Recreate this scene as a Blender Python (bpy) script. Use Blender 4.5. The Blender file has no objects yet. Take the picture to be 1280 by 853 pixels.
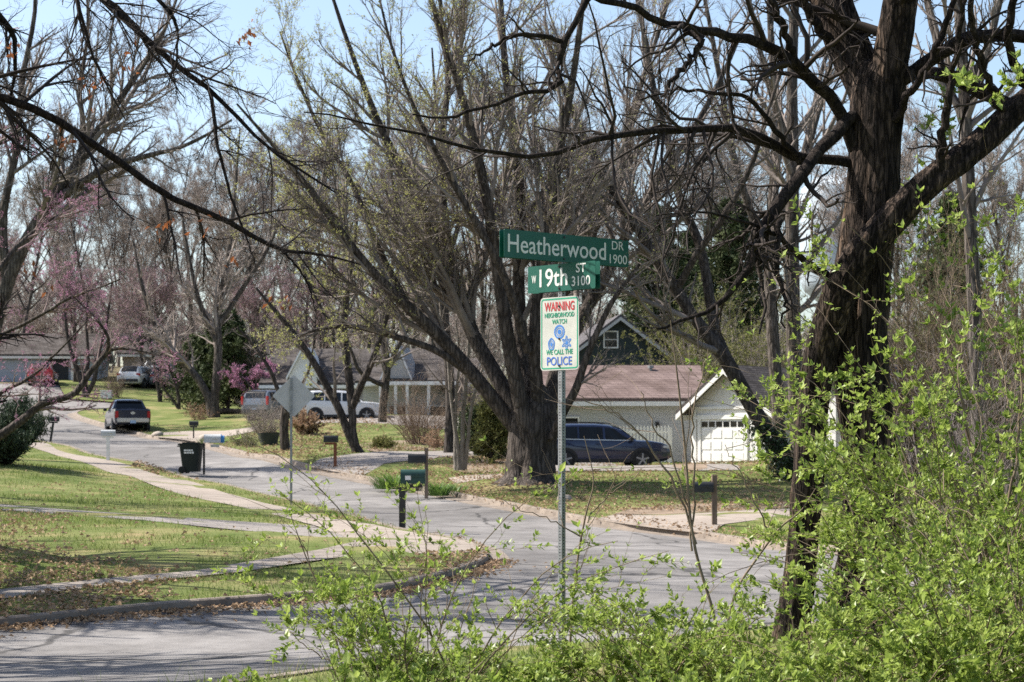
import bpy, bmesh, math, random
import numpy as np
from mathutils import Vector, Matrix
from mathutils.geometry import delaunay_2d_cdt

SC = bpy.context.scene
COL = SC.collection
R = math.radians
# ------------------------------------------------------------------ camera, sky, sun, exposure
F, CX, HZ, EYE = 2489.0, 640.0, 560.0, 1.7      # focal length in photo pixels, centre column, eye-level row, eye height
cd = bpy.data.cameras.new('camera'); cam = bpy.data.objects.new('camera', cd); COL.objects.link(cam)
cam.location = (0, 0, EYE); cam.rotation_euler = (R(90), 0, 0)
cd.sensor_width = 36.0; cd.lens = F / 1280 * 36; cd.shift_y = (HZ - 426.5) / 1280
cd.clip_start = 0.1; cd.clip_end = 3000
cd.dof.use_dof = True; cd.dof.focus_distance = 16.6; cd.dof.aperture_fstop = 6.3
SC.camera = cam
SUN_EL, SUN_AZ = R(48), R(-75)                   # azimuth clockwise from +Y: the sun stands to the left, a little ahead
sd = bpy.data.lights.new('sun', 'SUN'); sun = bpy.data.objects.new('sun', sd); COL.objects.link(sun)
sd.energy = 5.0; sd.angle = R(0.53); sd.color = (1.0, 0.955, 0.88)
sdir = Vector((math.sin(SUN_AZ) * math.cos(SUN_EL), math.cos(SUN_AZ) * math.cos(SUN_EL), math.sin(SUN_EL)))
sun.rotation_euler = sdir.to_track_quat('Z', 'Y').to_euler()
world = bpy.data.worlds.new('World'); SC.world = world; world.use_nodes = True
wn = world.node_tree.nodes; wl = world.node_tree.links
bg = wn['Background']; sky = wn.new('ShaderNodeTexSky'); sky.sky_type = 'NISHITA'
sky.sun_disc = False; sky.sun_elevation = SUN_EL; sky.sun_rotation = SUN_AZ
sky.air_density = 1.0; sky.dust_density = 1.7; sky.ozone_density = 1.0
wl.new(sky.outputs[0], bg.inputs[0]); bg.inputs[1].default_value = 0.108
vs = SC.view_settings; vs.view_transform = 'Standard'; vs.look = 'None'; vs.gamma = 1; vs.use_curve_mapping = False
vs.exposure = 1.05
try:
    SC.cycles.use_denoising = False
    SC.cycles.max_bounces = 6; SC.cycles.transparent_max_bounces = 6
    SC.cycles.diffuse_bounces = 3; SC.cycles.glossy_bounces = 2
except Exception:
    pass

# ------------------------------------------------------------------ helpers
def rngof(s): return np.random.default_rng(s)

def norm(a): return a / np.maximum(np.linalg.norm(a, axis=-1, keepdims=True), 1e-9)

def _h(ix, iy, iz):
    n = (ix * 374761393 + iy * 668265263 + iz * 2147483647 + 1013904223) & 0xffffffff
    n = ((n ^ (n >> 13)) * 1274126177) & 0xffffffff
    return ((n ^ (n >> 16)) & 0xffff) / 65535.0

def vnoise(p):
    p = np.asarray(p, float); i = np.floor(p).astype(np.int64); f = p - i; f = f * f * (3 - 2 * f)
    r = 0
    for dx in (0, 1):
        for dy in (0, 1):
            for dz in (0, 1):
                w = (f[..., 0] if dx else 1 - f[..., 0]) * (f[..., 1] if dy else 1 - f[..., 1]) * (f[..., 2] if dz else 1 - f[..., 2])
                r = r + w * _h(i[..., 0] + dx, i[..., 1] + dy, i[..., 2] + dz)
    return r

class MB:
    """collects shapes; build() links them as one mesh object"""
    def __init__(s): s.V = []; s.Q = []; s.T = []; s.N = []; s.n = 0
    def add(s, v, q=None, t=None, ng=None):
        v = np.asarray(v, float).reshape(-1, 3)
        if q is not None and len(q): s.Q.append(np.asarray(q, np.int64).reshape(-1, 4) + s.n)
        if t is not None and len(t): s.T.append(np.asarray(t, np.int64).reshape(-1, 3) + s.n)
        if ng: s.N += [[i + s.n for i in g] for g in ng]
        s.V.append(v); s.n += len(v); return s
    def box(s, c, d, rz=0.0, rx=0.0, ry=0.0):
        x, y, z = np.array(d) / 2.0
        v = np.array([[-x, -y, -z], [x, -y, -z], [x, y, -z], [-x, y, -z], [-x, -y, z], [x, -y, z], [x, y, z], [-x, y, z]])
        if rz or rx or ry:
            m = np.array((Matrix.Rotation(rz, 3, 'Z') @ Matrix.Rotation(ry, 3, 'Y') @ Matrix.Rotation(rx, 3, 'X')))
            v = v @ m.T
        return s.add(v + np.array(c), [[0, 3, 2, 1], [4, 5, 6, 7], [0, 1, 5, 4], [1, 2, 6, 5], [2, 3, 7, 6], [3, 0, 4, 7]])
    def prism(s, prof, y0, y1, axis='y'):
        """profile of (a, b) points (counter-clockwise seen from the start) swept from y0 to y1"""
        k = len(prof); p = np.array(prof, float)
        def put(o):
            if axis == 'y': return np.stack([p[:, 0], np.full(k, o), p[:, 1]], 1)
            if axis == 'x': return np.stack([np.full(k, o), p[:, 0], p[:, 1]], 1)
            return np.stack([p[:, 0], p[:, 1], np.full(k, o)], 1)
        v = np.concatenate([put(y0), put(y1)])
        q = [[i, (i + 1) % k, (i + 1) % k + k, i + k] for i in range(k)]
        return s.add(v, q, None, [list(range(k))[::-1], list(range(k, 2 * k))])
    def tube(s, P, rad, k=6, cap=True):
        P = np.asarray(P, float); rad = np.broadcast_to(np.asarray(rad, float), (len(P),))
        s.tubes(P[None], rad[None], k)
        if cap:
            n = len(P); b = s.n - n * k
            s.N += [[b + i for i in range(k)][::-1], [b + (n - 1) * k + i for i in range(k)]]
        return s
    def tubes(s, P, rad, k=3):
        N, n, _ = P.shape
        if N == 0: return s
        t = np.empty_like(P); t[:, 1:-1] = P[:, 2:] - P[:, :-2]; t[:, 0] = P[:, 1] - P[:, 0]; t[:, -1] = P[:, -1] - P[:, -2]
        t = norm(t); m = norm(P[:, -1] - P[:, 0])
        ref = np.where(np.abs(m[:, 2:3]) > 0.8, np.array([[1.0, 0.13, 0]]), np.array([[0, 0.1, 1.0]]))[:, None, :]
        u = norm(np.cross(np.broadcast_to(ref, t.shape), t)); w = np.cross(t, u)
        a = np.arange(k) * 2 * math.pi / k
        v = P[:, :, None, :] + rad[:, :, None, None] * (np.cos(a)[None, None, :, None] * u[:, :, None, :] + np.sin(a)[None, None, :, None] * w[:, :, None, :])
        i, j = np.meshgrid(np.arange(n - 1), np.arange(k), indexing='ij')
        q = np.stack([i * k + j, i * k + (j + 1) % k, (i + 1) * k + (j + 1) % k, (i + 1) * k + j], -1).reshape(-1, 4)
        q = (q[None] + (np.arange(N) * n * k)[:, None, None]).reshape(-1, 4)
        return s.add(v.reshape(-1, 3), q)
    def ribbons(s, P, wd, side):
        """flat blades: P (N,n,3), wd (N,n) half widths, side (N,3)"""
        N, n, _ = P.shape; d = side[:, None, :] * wd[:, :, None]
        v = np.stack([P - d, P + d], 2).reshape(-1, 3)
        i = np.arange(n - 1)
        q = np.stack([2 * i, 2 * i + 1, 2 * i + 3, 2 * i + 2], -1)
        q = (q[None] + (np.arange(N) * n * 2)[:, None, None]).reshape(-1, 4)
        return s.add(v, q)
    def leaves(s, pos, d, nrm, L, W, fold=0.25):
        d = norm(d); w = norm(np.cross(d, nrm)); nn = np.cross(w, d)
        L = np.broadcast_to(L, (len(pos),))[:, None]; W = np.broadcast_to(W, (len(pos),))[:, None]
        b = pos; l = pos + d * L * 0.45 + w * W * 0.5 + nn * W * fold; t = pos + d * L; r = pos + d * L * 0.45 - w * W * 0.5 + nn * W * fold
        v = np.stack([b, r, t, l], 1).reshape(-1, 3)
        n = np.arange(len(pos))[:, None] * 4
        tt = np.concatenate([n + np.array([[0, 1, 2]]), n + np.array([[0, 2, 3]])], 0)
        return s.add(v, None, tt)
    def disc(s, c, r, axis, th, k=20, r2=None):
        c = np.array(c, float); ax = norm(np.array(axis, float)[None])[0]
        return s.tube(np.array([c - ax * th / 2, c + ax * th / 2]), np.array([r, r if r2 is None else r2]), k)
    def build(s, name, mat, parent=None, smooth=None, bevel=0.0):
        V = np.concatenate(s.V) if s.V else np.zeros((0, 3))
        Q = np.concatenate(s.Q) if s.Q else np.zeros((0, 4), np.int64)
        T = np.concatenate(s.T) if s.T else np.zeros((0, 3), np.int64)
        me = bpy.data.meshes.new(name)
        ngl = [len(g) for g in s.N]
        nl = Q.size + T.size + sum(ngl)
        me.vertices.add(len(V)); me.vertices.foreach_set('co', V.ravel().astype(np.float32))
        me.loops.add(nl); me.polygons.add(len(Q) + len(T) + len(s.N))
        li = np.concatenate([Q.ravel(), T.ravel(), np.array([i for g in s.N for i in g], np.int64)])
        me.loops.foreach_set('vertex_index', li.astype(np.int32))
        tot = np.concatenate([np.full(len(Q), 4), np.full(len(T), 3), np.array(ngl, np.int64)]).astype(np.int64)
        st = np.concatenate([[0], np.cumsum(tot)[:-1]]) if len(tot) else tot
        me.polygons.foreach_set('loop_start', st.astype(np.int32))
        me.update(calc_edges=True)
        if bevel:
            bm = bmesh.new(); bm.from_mesh(me)
            bmesh.ops.bevel(bm, geom=[e for e in bm.edges if len(e.link_faces) == 2 and e.calc_face_angle(0) > 0.6], offset=bevel, segments=2, affect='EDGES', clamp_overlap=True)
            bm.to_mesh(me); bm.free()
        if smooth is not None:
            me.polygons.foreach_set('use_smooth', np.ones(len(me.polygons), bool))
            if smooth < 170: me.set_sharp_from_angle(angle=R(smooth))
        else:
            me.polygons.foreach_set('use_smooth', np.zeros(len(me.polygons), bool))
        o = bpy.data.objects.new(name, me); COL.objects.link(o)
        if mat: me.materials.append(mat)
        if parent is not None: o.parent = parent
        return o

def tag(o, label=None, cat=None, group=None, kind=None):
    if label: o['label'] = label
    if cat: o['category'] = cat
    if group: o['group'] = group
    if kind: o['kind'] = kind
    return o

def thing(name, label, cat, loc, rz=0.0, group=None):
    o = bpy.data.objects.new(name, None); COL.objects.link(o); o.location = loc; o.rotation_euler = (0, 0, rz); o.empty_display_size = 0.2
    return tag(o, label, cat, group)

def copy_tree(o, parent=None):
    c = o.copy(); COL.objects.link(c)
    if parent is not None: c.parent = parent
    for ch in list(o.children): copy_tree(ch, c)
    return c

# ------------------------------------------------------------------ materials
def new_mat(name):
    m = bpy.data.materials.new(name); m.use_nodes = True
    return m, m.node_tree.nodes, m.node_tree.links, m.node_tree.nodes['Principled BSDF']

def mat(name, cols, scale=4.0, rough=0.8, metal=0.0, bump=0.0, bscale=None, stretch=(1, 1, 1), detail=5.0, pos=None, spec=0.4, coat=0.0, trans=0.0, world=False):
    """principled surface whose colour runs through COLS with a noise; optional bump and leaf translucency"""
    m, n, l, b = new_mat(name)
    if not isinstance(cols[0], (tuple, list)): cols = [cols]
    b.inputs['Roughness'].default_value = rough; b.inputs['Metallic'].default_value = metal
    b.inputs['Specular IOR Level'].default_value = spec
    if coat: b.inputs['Coat Weight'].default_value = coat; b.inputs['Coat Roughness'].default_value = 0.05
    tc = n.new('ShaderNodeNewGeometry') if world else n.new('ShaderNodeTexCoord')
    src = tc.outputs['Position'] if world else tc.outputs['Object']
    mp = n.new('ShaderNodeMapping'); mp.inputs['Scale'].default_value = stretch; l.new(src, mp.inputs[0])
    cs = None
    if len(cols) > 1:
        t = n.new('ShaderNodeTexNoise'); t.inputs['Scale'].default_value = scale; t.inputs['Detail'].default_value = detail; t.inputs['Roughness'].default_value = 0.65
        l.new(mp.outputs[0], t.inputs['Vector'])
        cr = n.new('ShaderNodeValToRGB'); e = cr.color_ramp.elements
        while len(e) < len(cols): e.new(0.5)
        for i, c in enumerate(cols):
            e[i].position = pos[i] if pos else 0.3 + 0.4 * i / (len(cols) - 1); e[i].color = (*c[:3], 1)
        l.new(t.outputs['Fac'], cr.inputs[0]); l.new(cr.outputs[0], b.inputs['Base Color']); cs = cr.outputs[0]
    else:
        b.inputs['Base Color'].default_value = (*cols[0][:3], 1)
    if bump:
        t2 = n.new('ShaderNodeTexNoise'); t2.inputs['Scale'].default_value = bscale or scale * 4; t2.inputs['Detail'].default_value = 6
        l.new(mp.outputs[0], t2.inputs['Vector'])
        bp = n.new('ShaderNodeBump'); bp.inputs['Strength'].default_value = bump; bp.inputs['Distance'].default_value = 0.02
        l.new(t2.outputs['Fac'], bp.inputs['Height']); l.new(bp.outputs[0], b.inputs['Normal'])
    if trans:
        tr = n.new('ShaderNodeBsdfTranslucent'); mx = n.new('ShaderNodeMixShader'); mx.inputs[0].default_value = trans
        if cs is not None: l.new(cs, tr.inputs[0])
        else: tr.inputs[0].default_value = (*cols[0][:3], 1)
        l.new(b.outputs[0], mx.inputs[1]); l.new(tr.outputs[0], mx.inputs[2]); l.new(mx.outputs[0], n['Material Output'].inputs[0])
    return m

def mat_bands(name, cols, axis, period, rough=0.7, depth=0.02, grain=6.0):
    """siding or boards: lapped bands along AXIS, with a slight tone noise"""
    m = mat(name, cols, scale=grain, rough=rough)
    n, l = m.node_tree.nodes, m.node_tree.links; b = n['Principled BSDF']
    tc = n.new('ShaderNodeTexCoord'); sp = n.new('ShaderNodeSeparateXYZ'); l.new(tc.outputs['Object'], sp.inputs[0])
    dv = n.new('ShaderNodeMath'); dv.operation = 'DIVIDE'; dv.inputs[1].default_value = period; l.new(sp.outputs[axis], dv.inputs[0])
    fr = n.new('ShaderNodeMath'); fr.operation = 'FRACT'; l.new(dv.outputs[0], fr.inputs[0])
    bp = n.new('ShaderNodeBump'); bp.inputs['Distance'].default_value = depth; bp.inputs['Strength'].default_value = 0.9
    l.new(fr.outputs[0], bp.inputs['Height']); l.new(bp.outputs[0], b.inputs['Normal'])
    return m

def mat_bark(name, cols, sc=9.0, zs=0.22, bump=0.8, fis=.62, lift=.5):
    """noise-coloured bark broken by fissures between long plates"""
    m = mat(name, cols, scale=sc, stretch=(1, 1, zs), rough=0.95, spec=0.12, detail=9)
    n, l = m.node_tree.nodes, m.node_tree.links; b = n['Principled BSDF']
    tc = n.new('ShaderNodeTexCoord'); mp = n.new('ShaderNodeMapping'); mp.inputs['Scale'].default_value = (1, 1, zs * lift); l.new(tc.outputs['Object'], mp.inputs[0])
    ns = n.new('ShaderNodeTexNoise'); ns.inputs['Scale'].default_value = sc * 1.3; ns.inputs['Detail'].default_value = 4; l.new(mp.outputs[0], ns.inputs['Vector'])
    ad = n.new('ShaderNodeMixRGB'); ad.blend_type = 'ADD'; ad.inputs[0].default_value = 0.12; l.new(mp.outputs[0], ad.inputs[1]); l.new(ns.outputs['Color'], ad.inputs[2])
    vo = n.new('ShaderNodeTexVoronoi'); vo.feature = 'DISTANCE_TO_EDGE'; vo.inputs['Scale'].default_value = sc * 1.6; l.new(ad.outputs[0], vo.inputs['Vector'])
    cr = n.new('ShaderNodeValToRGB'); cr.color_ramp.elements[0].position = 0.0; cr.color_ramp.elements[0].color = (1 - fis, 1 - fis, 1 - fis, 1); cr.color_ramp.elements[1].position = 0.22; cr.color_ramp.elements[1].color = (1, 1, 1, 1); l.new(vo.outputs['Distance'], cr.inputs[0])
    mu = n.new('ShaderNodeMixRGB'); mu.blend_type = 'MULTIPLY'; mu.inputs[0].default_value = 1.0
    src = b.inputs['Base Color'].links[0].from_socket; l.new(src, mu.inputs[1]); l.new(cr.outputs[0], mu.inputs[2]); l.new(mu.outputs[0], b.inputs['Base Color'])
    f = n.new('ShaderNodeTexNoise'); f.inputs['Scale'].default_value = sc * 5; f.inputs['Detail'].default_value = 8; l.new(mp.outputs[0], f.inputs['Vector'])
    sm = n.new('ShaderNodeMath'); sm.operation = 'MULTIPLY_ADD'; sm.inputs[1].default_value = 0.5; l.new(f.outputs['Fac'], sm.inputs[0]); l.new(cr.outputs[0], sm.inputs[2])
    bp = n.new('ShaderNodeBump'); bp.inputs['Strength'].default_value = bump; bp.inputs['Distance'].default_value = 0.25 / sc; l.new(sm.outputs[0], bp.inputs['Height']); l.new(bp.outputs[0], b.inputs['Normal'])
    return m
def add_cracks(m, scale, width, dark, patch=0.25):
    """tar-dark cracks and broad worn patches on a paved surface (world position)"""
    n, l = m.node_tree.nodes, m.node_tree.links; b = n['Principled BSDF']; g = n.new('ShaderNodeNewGeometry')
    ns = n.new('ShaderNodeTexNoise'); ns.inputs['Scale'].default_value = 0.8; ns.inputs['Detail'].default_value = 6; l.new(g.outputs['Position'], ns.inputs['Vector'])
    ad = n.new('ShaderNodeMixRGB'); ad.blend_type = 'ADD'; ad.inputs[0].default_value = 1.3; l.new(g.outputs['Position'], ad.inputs[1]); l.new(ns.outputs['Color'], ad.inputs[2])
    vo = n.new('ShaderNodeTexVoronoi'); vo.feature = 'DISTANCE_TO_EDGE'; vo.inputs['Scale'].default_value = scale; l.new(ad.outputs[0], vo.inputs['Vector'])
    cr = n.new('ShaderNodeValToRGB'); e = cr.color_ramp.elements; e[0].position = width * .5; e[0].color = (dark, dark, dark, 1); e[1].position = width; e[1].color = (1, 1, 1, 1); l.new(vo.outputs['Distance'], cr.inputs[0])
    n2 = n.new('ShaderNodeTexNoise'); n2.inputs['Scale'].default_value = 0.17; n2.inputs['Detail'].default_value = 3; l.new(g.outputs['Position'], n2.inputs['Vector'])
    c2 = n.new('ShaderNodeValToRGB'); e = c2.color_ramp.elements; e[0].position = .42; e[0].color = (1 - patch, 1 - patch, 1 - patch, 1); e[1].position = .56; e[1].color = (1, 1, 1, 1); l.new(n2.outputs['Fac'], c2.inputs[0])
    src = b.inputs['Base Color'].links[0].from_socket
    for c in (cr, c2):
        mu = n.new('ShaderNodeMixRGB'); mu.blend_type = 'MULTIPLY'; mu.inputs[0].default_value = 1; l.new(src, mu.inputs[1]); l.new(c.outputs[0], mu.inputs[2]); src = mu.outputs[0]
    l.new(src, b.inputs['Base Color'])
def add_joints(m, d, pitch):
    n, l = m.node_tree.nodes, m.node_tree.links; b = n['Principled BSDF']; g = n.new('ShaderNodeNewGeometry')
    dp = n.new('ShaderNodeVectorMath'); dp.operation = 'DOT_PRODUCT'; dp.inputs[1].default_value = (d[0] / pitch, d[1] / pitch, 0); l.new(g.outputs['Position'], dp.inputs[0])
    fr = n.new('ShaderNodeMath'); fr.operation = 'FRACT'; l.new(dp.outputs['Value'], fr.inputs[0])
    cr = n.new('ShaderNodeValToRGB'); e = cr.color_ramp.elements; e[0].position = .03; e[0].color = (.45, .42, .38, 1); e[1].position = .05; e[1].color = (1, 1, 1, 1); l.new(fr.outputs[0], cr.inputs[0])
    src = b.inputs['Base Color'].links[0].from_socket; mu = n.new('ShaderNodeMixRGB'); mu.blend_type = 'MULTIPLY'; mu.inputs[0].default_value = 1; l.new(src, mu.inputs[1]); l.new(cr.outputs[0], mu.inputs[2]); l.new(mu.outputs[0], b.inputs['Base Color'])
def mat_shingle(name, cols):
    """courses of shingles, each a little different in tone"""
    m, n, l, b = new_mat(name); b.inputs['Roughness'].default_value = .95; b.inputs['Specular IOR Level'].default_value = .08
    tc = n.new('ShaderNodeTexCoord'); sp = n.new('ShaderNodeSeparateXYZ'); l.new(tc.outputs['Object'], sp.inputs[0]); ad = n.new('ShaderNodeMath'); ad.operation = 'ADD'; l.new(sp.outputs['X'], ad.inputs[0]); l.new(sp.outputs['Y'], ad.inputs[1])
    cb = n.new('ShaderNodeCombineXYZ'); l.new(ad.outputs[0], cb.inputs[0]); l.new(sp.outputs['Z'], cb.inputs[1])
    br = n.new('ShaderNodeTexBrick'); br.inputs['Scale'].default_value = 1; br.inputs['Brick Width'].default_value = .32; br.inputs['Row Height'].default_value = .085; br.inputs['Mortar Size'].default_value = .008; br.inputs['Color1'].default_value = (*cols[0], 1); br.inputs['Color2'].default_value = (*cols[1], 1); br.inputs['Mortar'].default_value = (*[c * .45 for c in cols[0]], 1); l.new(cb.outputs[0], br.inputs['Vector'])
    ns = n.new('ShaderNodeTexNoise'); ns.inputs['Scale'].default_value = .9; ns.inputs['Detail'].default_value = 8; l.new(tc.outputs['Object'], ns.inputs['Vector'])
    cr = n.new('ShaderNodeValToRGB'); cr.color_ramp.elements[0].position = .35; cr.color_ramp.elements[0].color = (.62, .6, .58, 1); cr.color_ramp.elements[1].position = .62; l.new(ns.outputs['Fac'], cr.inputs[0])
    mu = n.new('ShaderNodeMixRGB'); mu.blend_type = 'MULTIPLY'; mu.inputs[0].default_value = 1; l.new(br.outputs['Color'], mu.inputs[1]); l.new(cr.outputs[0], mu.inputs[2]); l.new(mu.outputs[0], b.inputs['Base Color'])
    bp = n.new('ShaderNodeBump'); bp.inputs['Strength'].default_value = .7; bp.inputs['Distance'].default_value = .015; l.new(br.outputs['Fac'], bp.inputs['Height']); bp.invert = True; l.new(bp.outputs[0], b.inputs['Normal'])
    return m

M = {}
M['asphalt'] = mat('asphalt', [(0.115, 0.106, 0.10), (0.185, 0.172, 0.163), (0.25, 0.234, 0.222)], scale=0.9, rough=0.92, bump=0.35, bscale=60, detail=12, world=True, spec=0.3)
M['concrete'] = mat('concrete', [(0.225, 0.185, 0.152), (0.335, 0.28, 0.232)], scale=1.7, rough=0.9, bump=0.25, bscale=40, detail=10, world=True)
add_cracks(M['asphalt'], .21, .013, .38, .3); add_cracks(M['concrete'], .5, .006, .6, .15)
M['walk_a'] = mat('sidewalk_concrete', [(0.225, 0.185, 0.152), (0.335, 0.28, 0.232)], scale=1.7, rough=0.9, bump=0.25, bscale=40, detail=10, world=True); add_joints(M['walk_a'], (-.3, .954), 1.5); add_cracks(M['walk_a'], .5, .006, .6, .15)
M['walk_b'] = mat('sidewalk_concrete_along', [(0.20, 0.168, 0.14), (0.30, 0.255, 0.215)], scale=1.7, rough=0.9, bump=0.25, bscale=40, detail=10, world=True); add_joints(M['walk_b'], (.81, .58), 1.5); add_cracks(M['walk_b'], .5, .006, .6, .15)
M['kerb'] = mat('kerb_concrete', [(0.12, 0.095, 0.075), (0.27, 0.22, 0.175)], scale=2.5, rough=0.9, bump=0.4, bscale=25, detail=10, world=True)
M['gravel'] = mat('gravel_path', [(0.16, 0.14, 0.125), (0.27, 0.24, 0.215)], scale=6, rough=0.95, bump=0.6, bscale=50, detail=10, world=True)
M['dirt'] = mat('dirt', [(0.13, 0.09, 0.06), (0.27, 0.20, 0.14)], scale=2, rough=0.95, bump=0.6, bscale=20, detail=10, world=True)
M['lawn'] = mat('lawn_soil_and_grass', [(0.07, 0.10, 0.022), (0.135, 0.15, 0.05), (0.25, 0.20, 0.10)], scale=0.55, rough=0.95, bump=0.8, bscale=30, detail=12, world=True, spec=0.1, pos=[0.35, 0.52, 0.68])
M['ground'] = mat('ground_soil', [(0.10, 0.09, 0.05), (0.20, 0.165, 0.10)], scale=0.5, rough=0.95, bump=0.6, bscale=10, detail=10, world=True, spec=0.1)
M['blade'] = mat('grass_blades', [(0.088, 0.14, 0.024), (0.17, 0.22, 0.052), (0.35, 0.30, 0.155)], scale=0.9, rough=0.7, trans=0.4, detail=10, world=True, spec=0.25, pos=[0.36, 0.52, 0.66])
M['dead_leaf'] = mat('dead_leaf', [(0.15, 0.085, 0.045), (0.30, 0.20, 0.12), (0.50, 0.40, 0.29)], scale=40, rough=0.8, trans=0.2, world=True, spec=0.2)
M['oak_leaf'] = mat('withered_oak_leaf', [(0.20, 0.06, 0.02), (0.33, 0.13, 0.05)], scale=20, rough=0.8, trans=0.4)
M['bark_dark'] = mat_bark('bark_brown_shaggy', [(0.010, 0.008, 0.007), (0.032, 0.024, 0.020), (0.072, 0.052, 0.040), (0.22, 0.15, 0.105)], sc=13, zs=0.12, bump=1.0, fis=.78, lift=1.4)
M['bark_grey'] = mat_bark('bark_grey', [(0.06, 0.05, 0.043), (0.125, 0.105, 0.09), (0.20, 0.17, 0.15)], sc=6, zs=0.3)
M['bark_pale'] = mat_bark('bark_pale', [(0.15, 0.13, 0.11), (0.27, 0.24, 0.21)], sc=9, zs=0.5, fis=.3)
M['bark_limb'] = mat_bark('bark_black_limb', [(0.012, 0.009, 0.008), (0.034, 0.026, 0.022), (0.07, 0.054, 0.044)], sc=18, zs=0.5)
M['bark_mid'] = mat_bark('bark_brown', [(0.050, 0.041, 0.036), (0.14, 0.116, 0.10)], sc=6, zs=0.3)
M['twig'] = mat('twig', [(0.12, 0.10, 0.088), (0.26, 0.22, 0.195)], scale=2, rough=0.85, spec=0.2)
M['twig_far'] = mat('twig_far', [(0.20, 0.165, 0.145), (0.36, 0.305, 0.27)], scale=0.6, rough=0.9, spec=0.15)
M['twig_pink'] = mat('twig_redbud', [(0.17, 0.12, 0.115), (0.30, 0.225, 0.215)], scale=2, rough=0.9, spec=0.15)
M['twig_dark'] = mat('twig_dark', [(0.016, 0.012, 0.010), (0.048, 0.036, 0.03)], scale=3, rough=0.85, spec=0.2)
M['twig_tan'] = mat('twig_tan', [(0.12, 0.085, 0.06), (0.25, 0.19, 0.145)], scale=3, rough=0.85, spec=0.2)
M['stem'] = mat('shrub_stem', [(0.10, 0.07, 0.045), (0.26, 0.20, 0.14)], scale=5, rough=0.85, spec=0.2)
M['bud'] = mat('spring_bud', [(0.32, 0.33, 0.09), (0.50, 0.49, 0.20)], scale=1.2, rough=0.7, trans=0.45)
M['blossom'] = mat('redbud_blossom', [(0.34, 0.14, 0.235), (0.50, 0.27, 0.38)], scale=2, rough=0.7, trans=0.4)
M['leaf'] = mat('honeysuckle_leaf', [(0.06, 0.10, 0.02), (0.19, 0.27, 0.045), (0.29, 0.37, 0.075), (0.44, 0.50, 0.15)], scale=9, pos=[0.22, 0.38, 0.52, 0.66], rough=0.42, trans=0.45, spec=0.4)
M['cedar'] = mat('cedar_needles', [(0.022, 0.038, 0.016), (0.055, 0.075, 0.028), (0.10, 0.115, 0.045)], scale=0.8, rough=0.75, trans=0.12, spec=0.2)
M['juniper'] = mat('juniper_needles', [(0.018, 0.032, 0.020), (0.045, 0.068, 0.036), (0.09, 0.12, 0.065)], scale=3, rough=0.7, trans=0.12, spec=0.25)
M['olive'] = mat('olive_foliage', [(0.07, 0.075, 0.025), (0.14, 0.145, 0.045), (0.21, 0.21, 0.07)], scale=0.6, rough=0.8, trans=0.3, spec=0.2)
M['ivy'] = mat('ivy_leaf', [(0.018, 0.035, 0.012), (0.04, 0.065, 0.02)], scale=4, rough=0.4, trans=0.15)
M['strap'] = mat('daylily_leaf', [(0.09, 0.17, 0.03), (0.15, 0.24, 0.06)], scale=4, rough=0.5, trans=0.35)
M['dry'] = mat('dry_flower_heads', [(0.25, 0.15, 0.09), (0.42, 0.29, 0.19)], scale=3, rough=0.9, trans=0.3)
M['sign_green'] = mat('sign_green', [(0.0, 0.075, 0.05), (0.002, 0.098, 0.066)], scale=3, rough=0.5, spec=0.5)
M['sign_white'] = mat('sign_letter_white', [(0.62, 0.62, 0.58), (0.72, 0.72, 0.68)], scale=8, rough=0.5)
M['sign_face'] = mat('sign_face_white', [(0.42, 0.42, 0.375), (0.56, 0.555, 0.50)], scale=5, rough=0.65, spec=0.2)
M['sign_line'] = mat('sign_ink_green', [(0.02, 0.27, 0.15), (0.04, 0.33, 0.2)], scale=9, rough=0.5)
M['sign_red'] = mat('sign_ink_red', [(0.42, 0.035, 0.04), (0.5, 0.06, 0.06)], scale=9, rough=0.5)
M['sign_blue'] = mat('sign_ink_blue', [(0.05, 0.12, 0.42), (0.06, 0.16, 0.5)], scale=9, rough=0.5)
M['sign_badge'] = mat('sign_ink_badge', [(0.035, 0.16, 0.46), (0.06, 0.2, 0.52)], scale=9, rough=0.5)
M['alu'] = mat('sign_back_aluminium', [(0.40, 0.395, 0.38), (0.50, 0.49, 0.475)], scale=5, rough=0.65)
M['galv'] = mat('galvanised_steel', [(0.20, 0.205, 0.21), (0.34, 0.345, 0.35)], scale=14, rough=0.5, metal=0.6)
M['black'] = mat('black_metal', [(0.012, 0.012, 0.012), (0.03, 0.03, 0.03)], scale=9, rough=0.45)
M['bin'] = mat('bin_plastic', [(0.008, 0.014, 0.012), (0.013, 0.02, 0.018)], scale=4, rough=0.6, spec=0.25)
M['rubber'] = mat('rubber', (0.012, 0.012, 0.012), rough=0.8)
M['wood'] = mat('weathered_wood', [(0.10, 0.07, 0.05), (0.20, 0.15, 0.11)], scale=10, stretch=(1, 1, 0.15), rough=0.9)
M['wood_red'] = mat('red_brown_wood', [(0.16, 0.055, 0.025), (0.25, 0.10, 0.05)], scale=10, stretch=(1, 1, 0.15), rough=0.8)
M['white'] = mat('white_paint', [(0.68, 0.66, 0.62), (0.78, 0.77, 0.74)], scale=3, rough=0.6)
M['grey_paint'] = mat('grey_mailbox_paint', [(0.42, 0.43, 0.43), (0.55, 0.56, 0.56)], scale=7, rough=0.45)
M['blue_paint'] = mat('blue_paint', [(0.03, 0.16, 0.42), (0.05, 0.24, 0.5)], scale=7, rough=0.4)
M['green_paint'] = mat('dark_green_paint', [(0.012, 0.04, 0.032), (0.02, 0.06, 0.048)], scale=7, rough=0.35)
M['glass'] = mat('dark_glass', (0.008, 0.010, 0.012), rough=0.08, spec=0.35)
M['chrome'] = mat('chrome', (0.55, 0.55, 0.56), rough=0.25, metal=0.9)
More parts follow.
